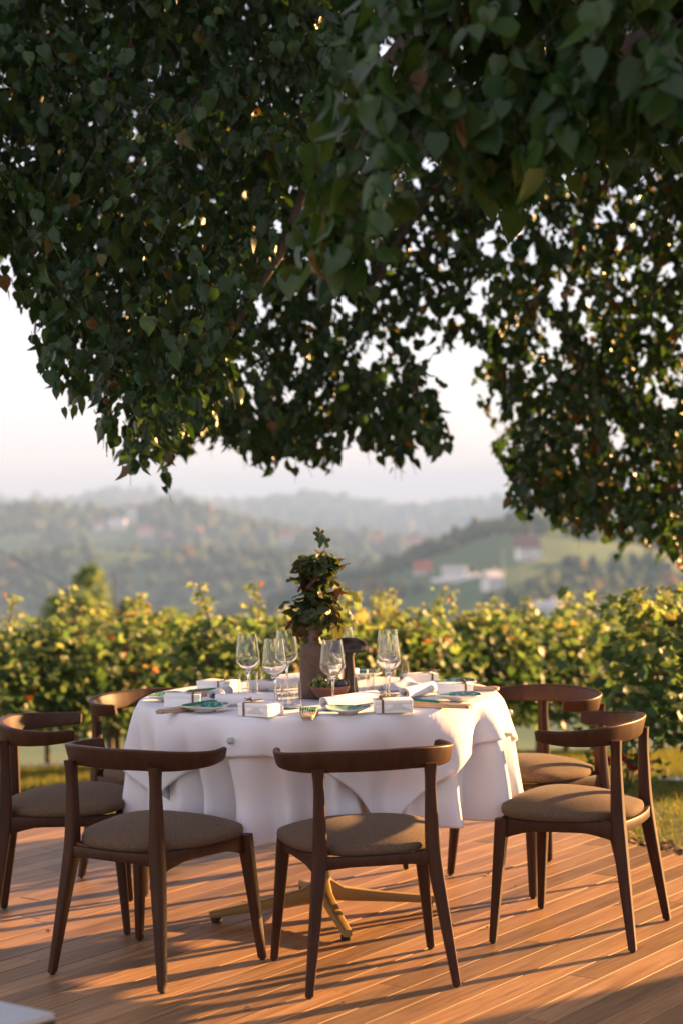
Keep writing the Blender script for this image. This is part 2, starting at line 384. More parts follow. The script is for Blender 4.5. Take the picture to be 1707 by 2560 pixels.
# skyline of each ridge: (bearing in units of tan, height above the deck in metres)
def ridge(D, pts):
    t = np.array([(p[0] * 1.0887 - 853.5) / 4463.85 for p in pts])
    z = np.array([CAM_H + (1240.8 - 0.0246 * (p[0] * 1.0887 - 853.5) - p[1] * 1.0887) / 4463.85 * D for p in pts])
    return t, z
RIDGES = {
    900: ridge(900, [(-900, 1400), (300, 1440), (600, 1400), (750, 1365), (850, 1335), (950, 1302), (1050, 1262), (1120, 1238), (1200, 1222), (1300, 1228), (1400, 1252), (1500, 1278), (1568, 1298), (1900, 1300), (2600, 1290)]),
    1250: ridge(1250, [(-900, 1300), (0, 1305), (200, 1280), (400, 1290), (600, 1278), (800, 1298), (900, 1300), (1100, 1310), (1500, 1300), (2600, 1300)]),
    1900: ridge(1900, [(-900, 1200), (-300, 1195), (0, 1190), (60, 1178), (110, 1176), (200, 1190), (300, 1194), (380, 1182), (450, 1186), (520, 1210), (600, 1230), (700, 1240), (800, 1250), (900, 1256), (1000, 1270), (1200, 1300), (1600, 1290), (2600, 1260)]),
    4500: ridge(4500, [(-900, 1165), (0, 1168), (150, 1172), (250, 1153), (380, 1162), (480, 1168), (560, 1175), (640, 1160), (720, 1150), (780, 1158), (850, 1176), (1000, 1186), (1100, 1178), (1250, 1168), (1568, 1180), (2600, 1170)]),
}
def ground_h(x, y):
    x = np.asarray(x, float); y = np.asarray(y, float)
    r = np.hypot(x, y); tb = np.clip(x / np.maximum(np.abs(y), 1e-3), -3, 3)
    back = y < 0
    Z = {}
    for D, (t, z) in RIDGES.items(): Z[D] = np.interp(tb, t, z)
    ks = [0, 8.4, 9, 10.5, 12, 14, 16, 20, 60, 150, 350, 620, 900, 1040, 1250, 1500, 1900, 2700, 4500, 6500]
    zs = [-0.07, -0.07, -0.12, -0.27, -0.41, -0.62, -0.90, -1.5, -8.5, -25, -46, Z[900] * 0.5 - 30, Z[900], Z[900] - 22, Z[1250], np.minimum(Z[1250], Z[1900]) - 35, Z[1900], -95, Z[4500], Z[4500] - 120]
    zs = [np.broadcast_to(np.asarray(q, float), r.shape) for q in zs]
    out = np.zeros_like(r)
    for i in range(len(ks) - 1):
        m = (r >= ks[i]) & (r < ks[i + 1])
        u = (r - ks[i]) / (ks[i + 1] - ks[i])
        if ks[i] >= 350: u = u * u * (3 - 2 * u)
        out = np.where(m, zs[i] * (1 - u) + zs[i + 1] * u, out)
    out = np.where(r >= ks[-1], zs[-1], out)
    n = vnoise(x / 140, y / 140, 3) * 16 + vnoise(x / 55, y / 55, 5) * 6
    out = out + n * sst(150, 600, r) * np.where(r > 2300, 1.4, 0.7)
    out = out + vnoise(x / 1.7, y / 1.7, 9) * 0.05 * sst(8.5, 10, r)
    return out

def build_ground():
    az = np.unique(np.concatenate([np.arange(-180, -26, 6.0), np.arange(-26, 26.01, 0.4), np.arange(26, 180.1, 6.0)]))
    rr = np.concatenate([np.linspace(0.3, 8, 10), np.linspace(8.4, 20, 26), np.geomspace(22, 350, 24), np.linspace(380, 2300, 90), np.geomspace(2400, 6500, 30), [9000, 14000]])
    A, Rr = np.meshgrid(np.radians(az), rr)
    X, Y = Rr * np.sin(A), Rr * np.cos(A); Z = ground_h(X, Y)
    na = len(az); V = np.stack([X, Y, Z], -1).reshape(-1, 3)
    i, j = np.meshgrid(np.arange(len(rr) - 1), np.arange(na - 1), indexing='ij')
    a = i * na + j; F = np.stack([a, a + 1, a + na + 1, a + na], -1).reshape(-1, 4)[:, ::-1]
    V = np.vstack([V, [[0, 0, -0.07]]])
    me = mesh_np('ground', V, F)
    o = link('ground', me, 'ground'); o['kind'] = 'structure'
build_ground()

def strip(name, pts, w, mat, dz=0.012):
    """ribbon lying on the ground along pts"""
    P = []
    for i in range(len(pts) - 1):
        for k in range(12): P.append(np.array(pts[i]) * (1 - k / 12) + np.array(pts[i + 1]) * k / 12)
    P.append(np.array(pts[-1])); P = np.array(P); T = np.gradient(P, axis=0); T /= np.linalg.norm(T, axis=1)[:, None]
    N = np.stack([-T[:, 1], T[:, 0]], 1); cols = []
    for k in np.linspace(-0.5, 0.5, 7):
        ww = w * (1 + 0.25 * np.sin(np.arange(len(P)) * 0.9 + k * 3))
        q = P + N * (k * ww)[:, None]; cols.append(np.column_stack([q, ground_h(q[:, 0], q[:, 1]) + dz + 0.02 * (0.25 - k * k)]))
    C = np.stack(cols, 1); n = len(P); V = C.reshape(-1, 3)
    i, j = np.meshgrid(np.arange(n - 1), np.arange(6), indexing='ij'); a = i * 7 + j
    F = np.stack([a, a + 1, a + 8, a + 7], -1).reshape(-1, 4)
    o = link(name, mesh_np(name, V, F), mat); o['kind'] = 'structure'; return o
strip('gravel_path', [(-6.5, 14.2), (-3.2, 15.0), (0, 16.6), (4, 19)], 1.3, 'gravel', 0.02)
strip('gravel_path', [(1.95, 10.4), (2.8, 10.75), (4.5, 11.4)], 0.75, 'gravel', 0.02)

# ------------------------------------------------------------------ deck
DECK = [(-4.2, 2.2), (4.0, 2.2), (3.05, 3.95), (2.2, 5.45), (1.303, 6.98), (0.943, 7.593), (0.55, 7.90), (-0.1, 8.02), (-1.3, 7.99), (-4.2, 7.9)]
def clip_half(poly, p, n):
    out = []
    for i in range(len(poly)):
        a, b = poly[i], poly[(i + 1) % len(poly)]
        da = (a[0] - p[0]) * n[0] + (a[1] - p[1]) * n[1]; db = (b[0] - p[0]) * n[0] + (b[1] - p[1]) * n[1]
        if da >= 0: out.append(a)
        if da * db < 0:
            t = da / (da - db); out.append((a[0] + (b[0] - a[0]) * t, a[1] + (b[1] - a[1]) * t))
    return out
def clip_poly(poly, clipper):
    for i in range(len(clipper)):
        a, b = clipper[i], clipper[(i + 1) % len(clipper)]
        if len(poly) < 3: return []
        poly = clip_half(poly, a, (-(b[1] - a[1]), b[0] - a[0]))
    return poly
def inset(poly, d):
    q = poly
    for i in range(len(poly)):
        a, b = poly[i], poly[(i + 1) % len(poly)]; L = math.hypot(b[0] - a[0], b[1] - a[1])
        if L < 1e-4: continue
        n = (-(b[1] - a[1]) / L, (b[0] - a[0]) / L)
        q = clip_half(q, (a[0] + n[0] * d, a[1] + n[1] * d), n)
        if len(q) < 3: return []
    return q
def build_deck():
    deck_in = inset(DECK, 0.03)
    V = [(x, y, -0.060) for x, y in deck_in] + [(x, y, -0.034) for x, y in deck_in]; n = len(deck_in)
    F = [tuple(range(n, 2 * n)), tuple(range(n - 1, -1, -1))] + [(i, (i + 1) % n, n + (i + 1) % n, n + i) for i in range(n)]
    deck = link('deck', mesh('deck', V, F, smooth=False), 'deck_frame'); deck['kind'] = 'structure'
    ang = R_(52.7); d = (math.cos(ang), math.sin(ang)); nn = (-d[1], d[0]); pitch, gap = 0.1055, 0.0032
    rnd = random.Random(3)
    for k in range(-2, 110):
        off = 2.923 - 0.1055 * 28 + k * pitch + gap / 2
        s = -8 + rnd.uniform(0, 2.0)
        while s < 12:
            L = rnd.choice([1.5, 1.9, 2.2, 2.6]); s2 = s + L - 0.003
            rect = [(d[0] * a + nn[0] * b, d[1] * a + nn[1] * b) for a, b in ((s, off), (s2, off), (s2, off + pitch - gap), (s, off + pitch - gap))]
            s += L
            P = clip_poly(rect, DECK)
            if len(P) < 3: continue
            Q = inset(P, 0.0009)
            if len(Q) != len(P) or len(P) > 8: continue
            area = abs(sum(P[i][0] * P[(i + 1) % len(P)][1] - P[(i + 1) % len(P)][0] * P[i][1] for i in range(len(P)))) / 2
            if area < 0.01: continue
            cx = sum(p[0] for p in P) / len(P); cyy = sum(p[1] for p in P) / len(P)
            def lc(p, z):
                x, y = p[0] - cx, p[1] - cyy; return (x * d[0] + y * d[1], x * nn[0] + y * nn[1], z)
            m = len(P); V = [lc(p, -0.030) for p in P] + [lc(p, -0.0009) for p in P] + [lc(p, 0) for p in Q]
            F = [tuple(range(2 * m, 3 * m)), tuple(range(m - 1, -1, -1))]
            for r in (0, m):
                F += [(r + i, r + (i + 1) % m, r + m + (i + 1) % m, r + m + i) for i in range(m)]
            link('board', mesh('board', V, F, smooth=False), 'deck', deck, (cx, cyy, rnd.uniform(-0.0016, 0.0)), (rnd.uniform(-0.004, 0.004), 0, ang))
build_deck()

# mulch strip along the deck's right edge, and grass
def chips(name, P, size, mat, zoff, tint=False):
    n = len(P); T = np.array([(-.5, -.3, 0), (.5, -.35, .1), (.45, .3, 0), (-.5, .35, .12)]) 
    ang = rng.uniform(0, 2 * np.pi, n); tilt = rng.uniform(-.7, .7, n); s = size * rng.uniform(.4, 1.4, n)
    c, si = np.cos(ang), np.sin(ang); x = T[None, :, 0] * s[:, None]; y = T[None, :, 1] * s[:, None]; z = T[None, :, 2] * s[:, None] + x * np.tan(tilt)[:, None] * .7
    V = np.stack([x * c[:, None] - y * si[:, None] + P[:, 0, None], x * si[:, None] + y * c[:, None] + P[:, 1, None], z + P[:, 2, None] + zoff], -1).reshape(-1, 3)
    F = np.arange(4 * n).reshape(-1, 4)
    return mesh_np(name, V, F, rng.random(n), smooth=False)
edge = np.array([(0.60, 7.93), (0.985, 7.615), (1.345, 7.0), (2.24, 5.47), (3.1, 3.97)])
def along(edge, n, w):
    seg = np.linalg.norm(np.diff(edge, axis=0), axis=1); cum = np.concatenate([[0], np.cumsum(seg)])
    t = rng.uniform(0, cum[-1], n); x = np.interp(t, cum, edge[:, 0]); y = np.interp(t, cum, edge[:, 1])
    i = np.clip(np.searchsorted(cum, t) - 1, 0, len(seg) - 1); T = np.diff(edge, axis=0)[i] / seg[i][:, None]
    o = rng.uniform(0.0, 1, n) ** 1.3 * w
    x += -T[:, 1] * o * 1; y += T[:, 0] * o
    return np.column_stack([x, y, np.full(n, 0.0)])
P = along(edge, 5000, 0.15); P[:, 2] = -0.062 + rng.uniform(0, 0.05, len(P))
mo = link('mulch', chips('mulch', P, 0.028, 'mulch', 0), 'mulch'); mo['kind'] = 'stuff'; mo['label'] = 'dark brown bark mulch strip along the deck edge'
def blades(name, P, h, w):
    n = len(P); a = rng.uniform(0, 2 * np.pi, n); hh = h * rng.uniform(.4, 1.3, n); ld = rng.normal(0, .35, (n, 2)) * hh[:, None]
    dx, dy = np.cos(a) * w, np.sin(a) * w
    V = np.stack([np.column_stack([P[:, 0] - dx, P[:, 1] - dy, P[:, 2]]), np.column_stack([P[:, 0] + dx, P[:, 1] + dy, P[:, 2]]), np.column_stack([P[:, 0] + ld[:, 0], P[:, 1] + ld[:, 1], P[:, 2] + hh])], 1).reshape(-1, 3)
    return mesh_np(name, V, np.arange(3 * n).reshape(-1, 3), np.clip(rng.normal(.45, .25, n), 0, 1), smooth=False)
n = 90000
gx = rng.uniform(-3.4, 4.2, n); gy = 5.2 + (14.5 - 5.2) * rng.random(n) ** 0.8
dk = np.ones(n, bool)
for i in range(len(DECK)):
    a, b = DECK[i], DECK[(i + 1) % len(DECK)]; L = math.hypot(b[0] - a[0], b[1] - a[1])
    dk &= ((gx - a[0]) * -(b[1] - a[1]) + (gy - a[1]) * (b[0] - a[0])) / L > -0.06
keep = ~dk & (np.abs(gx) < gy * 0.30 + 0.6)
gx, gy = gx[keep], gy[keep]
go = link('grass', blades('grass', np.column_stack([gx, gy, ground_h(gx, gy) - 0.01]), 0.06, 0.004), 'grassblade'); go['kind'] = 'stuff'; go['label'] = 'short yellow-green grass between the deck and the vines'

# ------------------------------------------------------------------ chairs
def make_chair():
    parts = []
    # legs
    def leg(pts, hs):
        fr = []
        for i, (p, h) in enumerate(zip(pts, hs)):
            fr.append((p, (1, 0, 0), (0, 1, 0), rrect(h[0], h[1], min(h) * 0.45)))
        return mesh('leg', *loft(fr), sharp=50)
    def interp(pts, hs, n=14):
        P, Hh = [], []
        zz = [p[2] for p in pts]
        for z in np.linspace(zz[0], zz[-1], n):
            P.append(tuple(np.interp(z, zz, [p[k] for p in pts]) for k in range(3))); Hh.append(tuple(np.interp(z, zz, [h[k] for h in hs]) for k in range(2)))
        # soften the kinks
        Pa = np.array(P); Pa[1:-1] = (Pa[:-2] + 2 * Pa[1:-1] + Pa[2:]) / 4
        return [tuple(p) for p in Pa], Hh
    glide = mesh('glide', *lathe([(0.0, 0.0), (0.008, 0.0), (0.009, 0.002), (0.009, 0.009), (0.0, 0.009)], 12), sharp=40)
    for sx in (-1, 1):
        p, h = interp([(sx * .250, .224, .006), (sx * .213, .196, .395)], [(.0115, .0115), (.0215, .0215)], 8)
        parts.append(('leg', leg(p, h), 'chair', (sx * .250, .224)))
        p, h = interp([(sx * .218, -.224, .006), (sx * .171, -.176, .36), (sx * .167, -.172, .42), (sx * .166, -.170, .60), (sx * .168, -.172, .652)],
                      [(.0115, .0125), (.0205, .0225), (.0200, .021), (.0140, .0155), (.0185, .0165)], 20)
        parts.append(('leg', leg(p, h), 'chair', (sx * .218, -.224)))
    # seat cushion
    nt, nr = 56, 12; V, F = [], []
    def outline(t):
        c, s = math.cos(t), math.sin(t); e = 2 / 3.0
        x = math.copysign(abs(c) ** e, c); y = math.copysign(abs(s) ** e, s)
        w = .208 + .052 * sst(-1, 0.85, y)
        if y < -0.2: w -= .045 * ((-y - .2) / .8) ** 1.5
        return x * w, .025 + y * (.208 if y > 0 else .222)
    for i in range(nr + 1):
        q = i / nr; rad = math.sin(q * math.pi / 2) if False else q ** 0.8
        for j in range(nt):
            x, y = outline(2 * math.pi * j / nt)
            z = .422 + .040 * (1 - rad ** 2.6) + .006 * (y / .25) * rad
            V.append((x * rad, .035 + (y - .035) * rad, z))
    for q, (sc, z) in enumerate(((1.012, .413), (1.008, .403), (.985, .397), (.90, .3955), (.0, .3955))):
        for j in range(nt):
            x, y = outline(2 * math.pi * j / nt); V.append((x * sc, .035 + (y - .035) * sc, z + .006 * (y / .25) * (sc > .95)))
    rows = nr + 1 + 5
    for i in range(rows - 1):
        for j in range(nt):
            k = (j + 1) % nt; F.append((i * nt + j, (i + 1) * nt + j, (i + 1) * nt + k, i * nt + k))
    F = [f[::-1] for f in F]
    parts.append(('seat', mesh('seat', V, F), 'fabric', None))
    # aprons
    def apron(p0, p1, th, top, e, m, bow=(0, 0)):
        fr = []; a, b = Vector((*p0, 0)), Vector((*p1, 0)); d = (b - a).normalized(); nrm = Vector((-d.y, d.x, 0))
        for i in range(13):
            u = i / 12; k = 4 * u * (1 - u); hgt = e + (m - e) * min(1, k * 1.25)
            o = a.lerp(b, u) + Vector((bow[0] * k, bow[1] * k, top - hgt / 2))
            fr.append((o, nrm, Vector((0, 0, 1)), rrect(th / 2, hgt / 2, .003, 2)))
        return mesh('apron', *loft(fr), sharp=50)
    parts.append(('apron', apron((-.165, -.178), (.165, -.178), .020, .3945, .040, .030, (0, -.022)), 'chair', None))
    parts.append(('apron', apron((-.205, .198), (.205, .198), .020, .3945, .045, .032, (0, .012)), 'chair', None))
    for sx in (-1, 1):
        parts.append(('apron', apron((sx * .171, -.165), (sx * .211, .190), .022, .3945, .062, .036, (sx * .008, 0)), 'chair', None))
    # curved crest rail with short arms
    ctrl = [(.243, .065), (.258, .02), (.262, -.03), (.246, -.085), (.206, -.135), (.150, -.166), (.08, -.186), (0, -.192)]
    pts = [(-x, y) for x, y in ctrl] + [(x, y) for x, y in ctrl[-2::-1]]
    pa = np.array(pts); tt = np.concatenate([[0], np.cumsum(np.linalg.norm(np.diff(pa, axis=0), axis=1))]); u = np.linspace(0, tt[-1], 60)
    cx, cyy = np.interp(u, tt, pa[:, 0]), np.interp(u, tt, pa[:, 1])
    for _ in range(3):
        cx[1:-1] = (cx[:-2] + 2 * cx[1:-1] + cx[2:]) / 4; cyy[1:-1] = (cyy[:-2] + 2 * cyy[1:-1] + cyy[2:]) / 4
    fr = []
    for i in range(60):
        s = abs(i / 59 * 2 - 1)                        # 1 at tips, 0 at the back
        tx, ty = np.gradient(cx)[i], np.gradient(cyy)[i]; L = math.hypot(tx, ty)
        out = Vector((ty / L, -tx / L, 0))             # points away from the sitter
        if out.dot(Vector((cx[i], cyy[i] - .05, 0))) < 0: out = -out
        hgt = .066 - .022 * sst(.35, 1, s); th = .021 - .004 * sst(.5, 1, s) + .005 * sst(.5, .2, s)
        top = .703 - .018 * sst(.2, 1.0, s); rise = .004 * sst(.75, 1, s)
        e = 1.0
        if i in (0, 59): e = .80
        lean = (out * .24 + Vector((0, 0, 1))).normalized()
        fr.append((Vector((cx[i], cyy[i], top - hgt / 2 + rise)) , out, lean, rrect(th / 2 * e, hgt / 2 * e, .0065 * e, 3)))
    parts.append(('backrest', mesh('backrest', *loft(fr), sharp=60), 'chair', None))
    root = thing('dining_chair', 'x', 'chair')
    for nm, me, mt, foot in parts:
        o = link(nm, me, mt, root)
        if foot: link('glide', glide, 'rubber', o, (foot[0], foot[1], 0))
    return root
chair0 = make_chair()
CH = [
    (-0.613, 5.523, -0.592, 'dark wood chair in shade, seat against the cloth below the grey ball weight'),
    (0.045, 5.382, 0.192, 'dark wood chair with orange-lit rail tip, standing before the yellow table foot'),
    (0.757, 5.838, 1.147, 'dark wood chair with half sunlit brown seat, standing beside the open deck edge'),
    (0.700, 6.645, 2.133, 'dark wood chair facing the camera with glowing orange seat and rail, mulch strip behind'),
    (0.004, 7.123, 2.98, 'dark wood chair behind the table, nearly hidden by lamp, glasses and cloth'),
    (-0.720, 6.840, -2.39, 'dark wood chair with shaded curved rail showing its inner side before the vines'),
    (-0.993, 6.165, -1.476, 'dark wood chair seen from its side, cut by the edge of the photograph'),
]
for i, (x, y, a, lab) in enumerate(CH):
    c = chair0 if i == 0 else copy_tree(chair0)
    c.location = (x, y, 0); c.rotation_euler = (0, 0, a); c['label'] = lab; c['group'] = 'chairs around the round table'

# ------------------------------------------------------------------ table, cloths
TX, TY, TZ = -0.095, 6.156, 0.752
def build_table():
    t = thing('round_table', 'round table on a mustard yellow metal four-foot base under white cloths', 'table', (TX, TY, 0), 0.206)
    link('table_top', mesh('table_top', *lathe([(0, .722), (.592, .722), (.6, .728), (.6, .744), (.594, .750), (0, .750)], 72), sharp=40), 'carton', t)
    link('column', mesh('column', *lathe([(.030, .10), (.027, .14), (.027, .68), (.06, .70), (.20, .715), (.20, .7215), (0, .7215)], 28), sharp=40), 'mustard', t)
    for k in range(4):
        a = k * math.pi / 2; fr = []
        for r, zt, h, w in ((.0, .130, .080, .020), (.03, .120, .070, .019), (.07, .092, .048, .018), (.20, .066, .034, .017), (.36, .042, .026, .0155), (.395, .037, .023, .015)):
            fr.append(((r, 0, zt - h / 2), (0, 1, 0), (0, 0, 1), rrect(w, h / 2, .006, 2)))
        arm = link('foot_arm', mesh('foot_arm', *loft(fr), sharp=45), 'mustard', t, (0, 0, 0), (0, 0, a))
        link('glide', mesh('glide', *lathe([(0, 0), (.016, 0), (.018, .003), (.018, .016), (0, .016)], 14), sharp=40), 'rubber', arm, (.372, 0, 0))
build_table()

CHA = [(math.atan2(y - TY, x - TX), math.hypot(x - TX, y - TY) - .235) for x, y, a, l in CH]
def drape(th, s, off, soft=0.0):
    """cloth over a round top: th angle, s distance past the rim (arrays)"""
    Rr, rb = 0.606, 0.012
    arc = rb * np.pi / 2; d = np.maximum(s - arc, 0); b = np.clip(s, 0, arc) / rb
    z = TZ + .003 - rb * (1 - np.cos(b)) - d * 0.985
    r = Rr + rb * np.sin(b)
    lean_ = .25 * np.sin(4 * th + 1) * np.clip(d / .3, 0, 1)
    q1 = 13 * th + 1.3 + 1.1 * np.sin(2 * th + .5) + 2 * lean_; q2 = 22 * th + .4 + 1.6 * np.sin(3 * th) - 2 * lean_
    p1 = np.sin(q1 + .55 * np.sin(q1)); p2 = np.sin(q2 + .6 * np.sin(q2 + .5))
    f = .72 * p1 + .50 * p2 * np.clip(d / .15, .25, 1) + .30 * np.sin(3 * th + 2.2)
    amp = .072 * np.clip(d / .36, 0, 1.25) ** 0.62 * (1 - soft * .12)
    push = 0
    for a, lim in CHA:
        if lim > .68: continue
        da = np.abs((th - a + np.pi) % (2 * np.pi) - np.pi)
        push = np.maximum(push, sst(R_(50), R_(14), da) * max(0, .665 - lim))
    r = r + amp * (f + .42) * (1 - 1.8 * push) + d * .03 + off + soft * d * .012 - push * sst(.72, .46, z)
    if not soft:      # the long cloth hangs a little inside the top cloth, in finer folds
        c_ = np.clip(d / .3, 0, 1.2)
        r = r - (.005 + .026 * c_) * sst(0, .05, d) + .011 * c_ * np.sin(31 * th + 1.5 * np.sin(5 * th)) + .006 * c_ * np.sin(47 * th + 2 * np.sin(7 * th))
    return r, z
def cloth_obj(name, label, rect):
    if rect:
        n = 150; a = .735; g = np.linspace(-a, a, n); U, W = np.meshgrid(g, g); rot = R_(-20)
        x, y = U * math.cos(rot) - W * math.sin(rot), U * math.sin(rot) + W * math.cos(rot)
        rho, th = np.hypot(x, y), np.arctan2(y, x)
        off, zo, soft = .0045, .0025, 1.0
        hem = np.maximum(np.abs(U), np.abs(W)) > a - .018
    else:
        n = 0; rr = np.concatenate([np.linspace(.0, .60, 10), np.linspace(.606, 1.015, 52)]); tt = np.linspace(0, 2 * np.pi, 361)[:-1]
        rho, th = np.meshgrid(rr, tt, indexing='ij'); rho = np.where(rho > .61, .606 + (rho - .606) * (1 + .035 * np.sin(3 * th + 1)), rho)
        x, y = rho * np.cos(th), rho * np.sin(th); off, zo, soft = 0, 0, 0
        hem = rho > rho.max(axis=0)[None] - .017
    s = np.maximum(rho - .606, 0)
    r, z = drape(th, s, off * sst(0, .04, s), soft)
    r = r + .0004 * hem
    r = np.where(rho < .606, rho, r); z = z + zo
    z = z + np.where(rho < .59, .0008 * np.sin(x * 23 + 2 * np.sin(y * 9)), 0)
    X, Y = r * np.cos(th) + TX, r * np.sin(th) + TY
    V = np.stack([X, Y, z], -1).reshape(-1, 3)
    if rect:
        i, j = np.meshgrid(np.arange(n - 1), np.arange(n - 1), indexing='ij'); q = i * n + j
        F = np.stack([q, q + 1, q + n + 1, q + n], -1).reshape(-1, 4)
    else:
        nr, nt = rho.shape; i, j = np.meshgrid(np.arange(nr - 1), np.arange(nt), indexing='ij')
        q = i * nt + j; q2 = i * nt + (j + 1) % nt
        F = np.stack([q, q2, q2 + nt, q + nt], -1).reshape(-1, 4)[:, ::-1]
    o = link(name, mesh_np(name, V, F), 'cloth')
    so = o.modifiers.new('thickness', 'SOLIDIFY'); so.thickness = .0012; so.offset = 0
    return tag(o, label, 'tablecloth')
cloth_obj('tablecloth', 'long white round tablecloth hanging in folds down towards the deck', False)
cloth_obj('table_overlay', 'square white top cloth laid over the longer cloth, its corner hanging lower', True)
def weight(x, y, z, lab):
    w = thing('tablecloth_weight', lab, 'cloth weight', (x, y, z))
    out = Vector((x - TX, y - TY, 0)).normalized(); a = math.atan2(out.y, out.x)
    V, F = lathe([(0, -.011), (.006, -.0095), (.0095, -.005), (.011, 0), (.0095, .005), (.006, .0095), (0, .011)], 18)
    b = link('ball', mesh('ball', V, F), 'weight', w, (0, 0, 0), (0, 0, a))
    link('clip', bevel_box('clip', .004, .010, .020, .001), 'weight', w, (-out.x * .011, -out.y * .011, -.01), (0, 0, a))
def on_drape(deg, s):
    th = np.array([R_(deg)]); r, z = drape(th, np.array([s]), .006, 1.0)
    return TX + (r[0] + .013) * math.cos(th[0]), TY + (r[0] + .013) * math.sin(th[0]), z[0]
weight(*on_drape(-114, .075), 'round grey ball weight hanging on the shaded front of the cloth')
weight(*on_drape(3, .085), 'dark lit cloth weight at the sunlit end of the table')

# ------------------------------------------------------------------ things on the table
ZT = TZ + .0078
def gift_box(x, y, rz, lab, text=True, sx=.118, sy=.082, sz=.040, flip=1):
    b = thing('gift_box', lab, 'box', (x, y, ZT), rz, 'white gift boxes on the table')
    body = link('carton', bevel_box('carton', sx, sy, sz * .72, .0012), 'carton', b)
    link('lid', bevel_box('lid', sx + .002, sy + .002, sz * .30, .0015), 'carton', b, (0, 0, sz * .70))
    px = -sx * .30 * flip
    w = .0035; band = join(boxvf(px - w, px + w, -sy / 2 - .0022, -sy / 2 - .0012, 0.0005, sz + .0012), boxvf(px - w, px + w, sy / 2 + .0012, sy / 2 + .0022, 0.0005, sz + .0012), boxvf(px - w, px + w, -sy / 2 - .0022, sy / 2 + .0022, sz + .0012, sz + .0022))
    link('ribbon', mesh('ribbon', *band, smooth=False), 'twine', b)
    rn = random.Random(int((x + 3) * 1000))
    loops = []
    for k in range(4):
        a = rn.uniform(0, 6.28); l = rn.uniform(.018, .038)
        loops.append(tube([(px, 0, sz + .003), (px + l * .5 * math.cos(a), l * .5 * math.sin(a), sz + .010 + rn.uniform(0, .006)), (px + l * math.cos(a), l * math.sin(a), sz + .005 + rn.uniform(0, .01))], [.0022, .0018, .0012], 6))
    link('bow', mesh('bow', *join(*loops)), 'twine', b)
    # pressed leaf tucked under the bow
    lv = [(px - .030, -.004, sz + .0035), (px - .012, -.015, sz + .0045), (px + .022, -.012, sz + .006), (px + .048, 0, sz + .011), (px + .022, .012, sz + .0055), (px - .012, .013, sz + .0035)]
    lv2 = [(a, bq, c + .0010) for a, bq, c in lv]
    link('pressed_leaf', mesh('pressed_leaf', lv + lv2, [(0, 5, 4, 3, 2, 1), (6, 7, 8, 9, 10, 11)] + [(i, (i + 1) % 6, 6 + (i + 1) % 6, 6 + i) for i in range(6)], smooth=False), 'dryleaf', b)
    if text:
        vf = []
        for row, wd in enumerate((.26, .20, .28, .40, .52, .60)):
            z = sz * (.66 - .085 * row); x0 = -sx * wd / 2 + sx * .10; xe = sx * wd / 2 + sx * .10; q = x0
            while q < xe:
                l = rn.uniform(.003, .008); vf.append(boxvf(q, min(q + l, xe), -sy / 2 - .0004, -sy / 2 - .0001, z, z + .0010)); q += l + .0013
        link('printed_text', mesh('printed_text', *join(*vf), smooth=False), 'ink', b)
    return b
gift_box(-.268, 5.608, -.62, 'white gift box with twine and printed text, catching a sun patch on its side')
gift_box(-.540, 5.918, .02, 'white gift box with a twine bow between two teal plates', False, flip=-1)
gift_box(-.455, 6.330, -.55, 'white gift box before the vines beside the rolled napkin and tumblers', False, flip=-1)
gift_box(.146, 5.616, .06, 'white gift box with printed text beside the front rolled napkin and folding fan')
gift_box(.367, 6.035, -.03, 'white gift box with sunlit end between two plates at the bright end of the table', False, flip=-1)
gift_box(.262, 6.395, .30, 'white gift box at the back beside the crumpled napkin', False, flip=-1)
gift_box(-.02, 6.62, .9, 'white gift box standing behind the bronze lamp', False)

def wav(a, i): return 1 + .035 * math.sin(3 * a + .7) + .02 * math.sin(5 * a) + .012 * math.sin(9 * a + 1)
def plate(x, y, rz, lab, s=1.0):
    p = thing('plate', lab, 'plate', (x, y, ZT), rz, 'teal plates on the table')
    prof_w = [(0, .002), (.026, .001), (.028, .0), (.031, .0), (.033, .004), (.055, .011), (.073, .0165), (.0775, .0195), (.0775, .0212), (.0755, .0212)]
    V, F = lathe([(r * s, z) for r, z in prof_w], 48, wav); V = [(a, b * .9, c + .003 * math.sin(2 * math.atan2(b, a)) * (math.hypot(a, b) / .075) ** 2) for a, b, c in V]
    link('rim', mesh('rim', V, [f[::-1] for f in F] if False else F), 'plate_rim', p)
    V, F = lathe([(.0756 * s, .0208), (.070 * s, .0185), (.052 * s, .0135), (.03 * s, .0085), (.0005, .0070)], 48, wav); V = [(a, b * .9, c + .003 * math.sin(2 * math.atan2(b, a)) * (math.hypot(a, b) / .075) ** 2) for a, b, c in V]
    link('glazed_well', mesh('glazed_well', V, F), 'plate', p)
plate(-.452, 5.735, .2, 'pale speckled teal plate beside the printed box and the wooden fan')
plate(-.600, 6.085, 1.0, 'teal plate at the shaded end of the table beside a gift box')
plate(.004, 5.592, 2.1, 'bright teal plate at the front edge beside the printed gift box')
plate(.372, 5.868, .5, 'pale grey-green plate on the sunlit end in front of a gift box')
plate(.385, 6.318, 3.0, 'teal plate behind the sunlit gift box near the orange chair')
plate(.070, 6.680, 4.0, 'teal plate at the back of the table behind the tumblers')

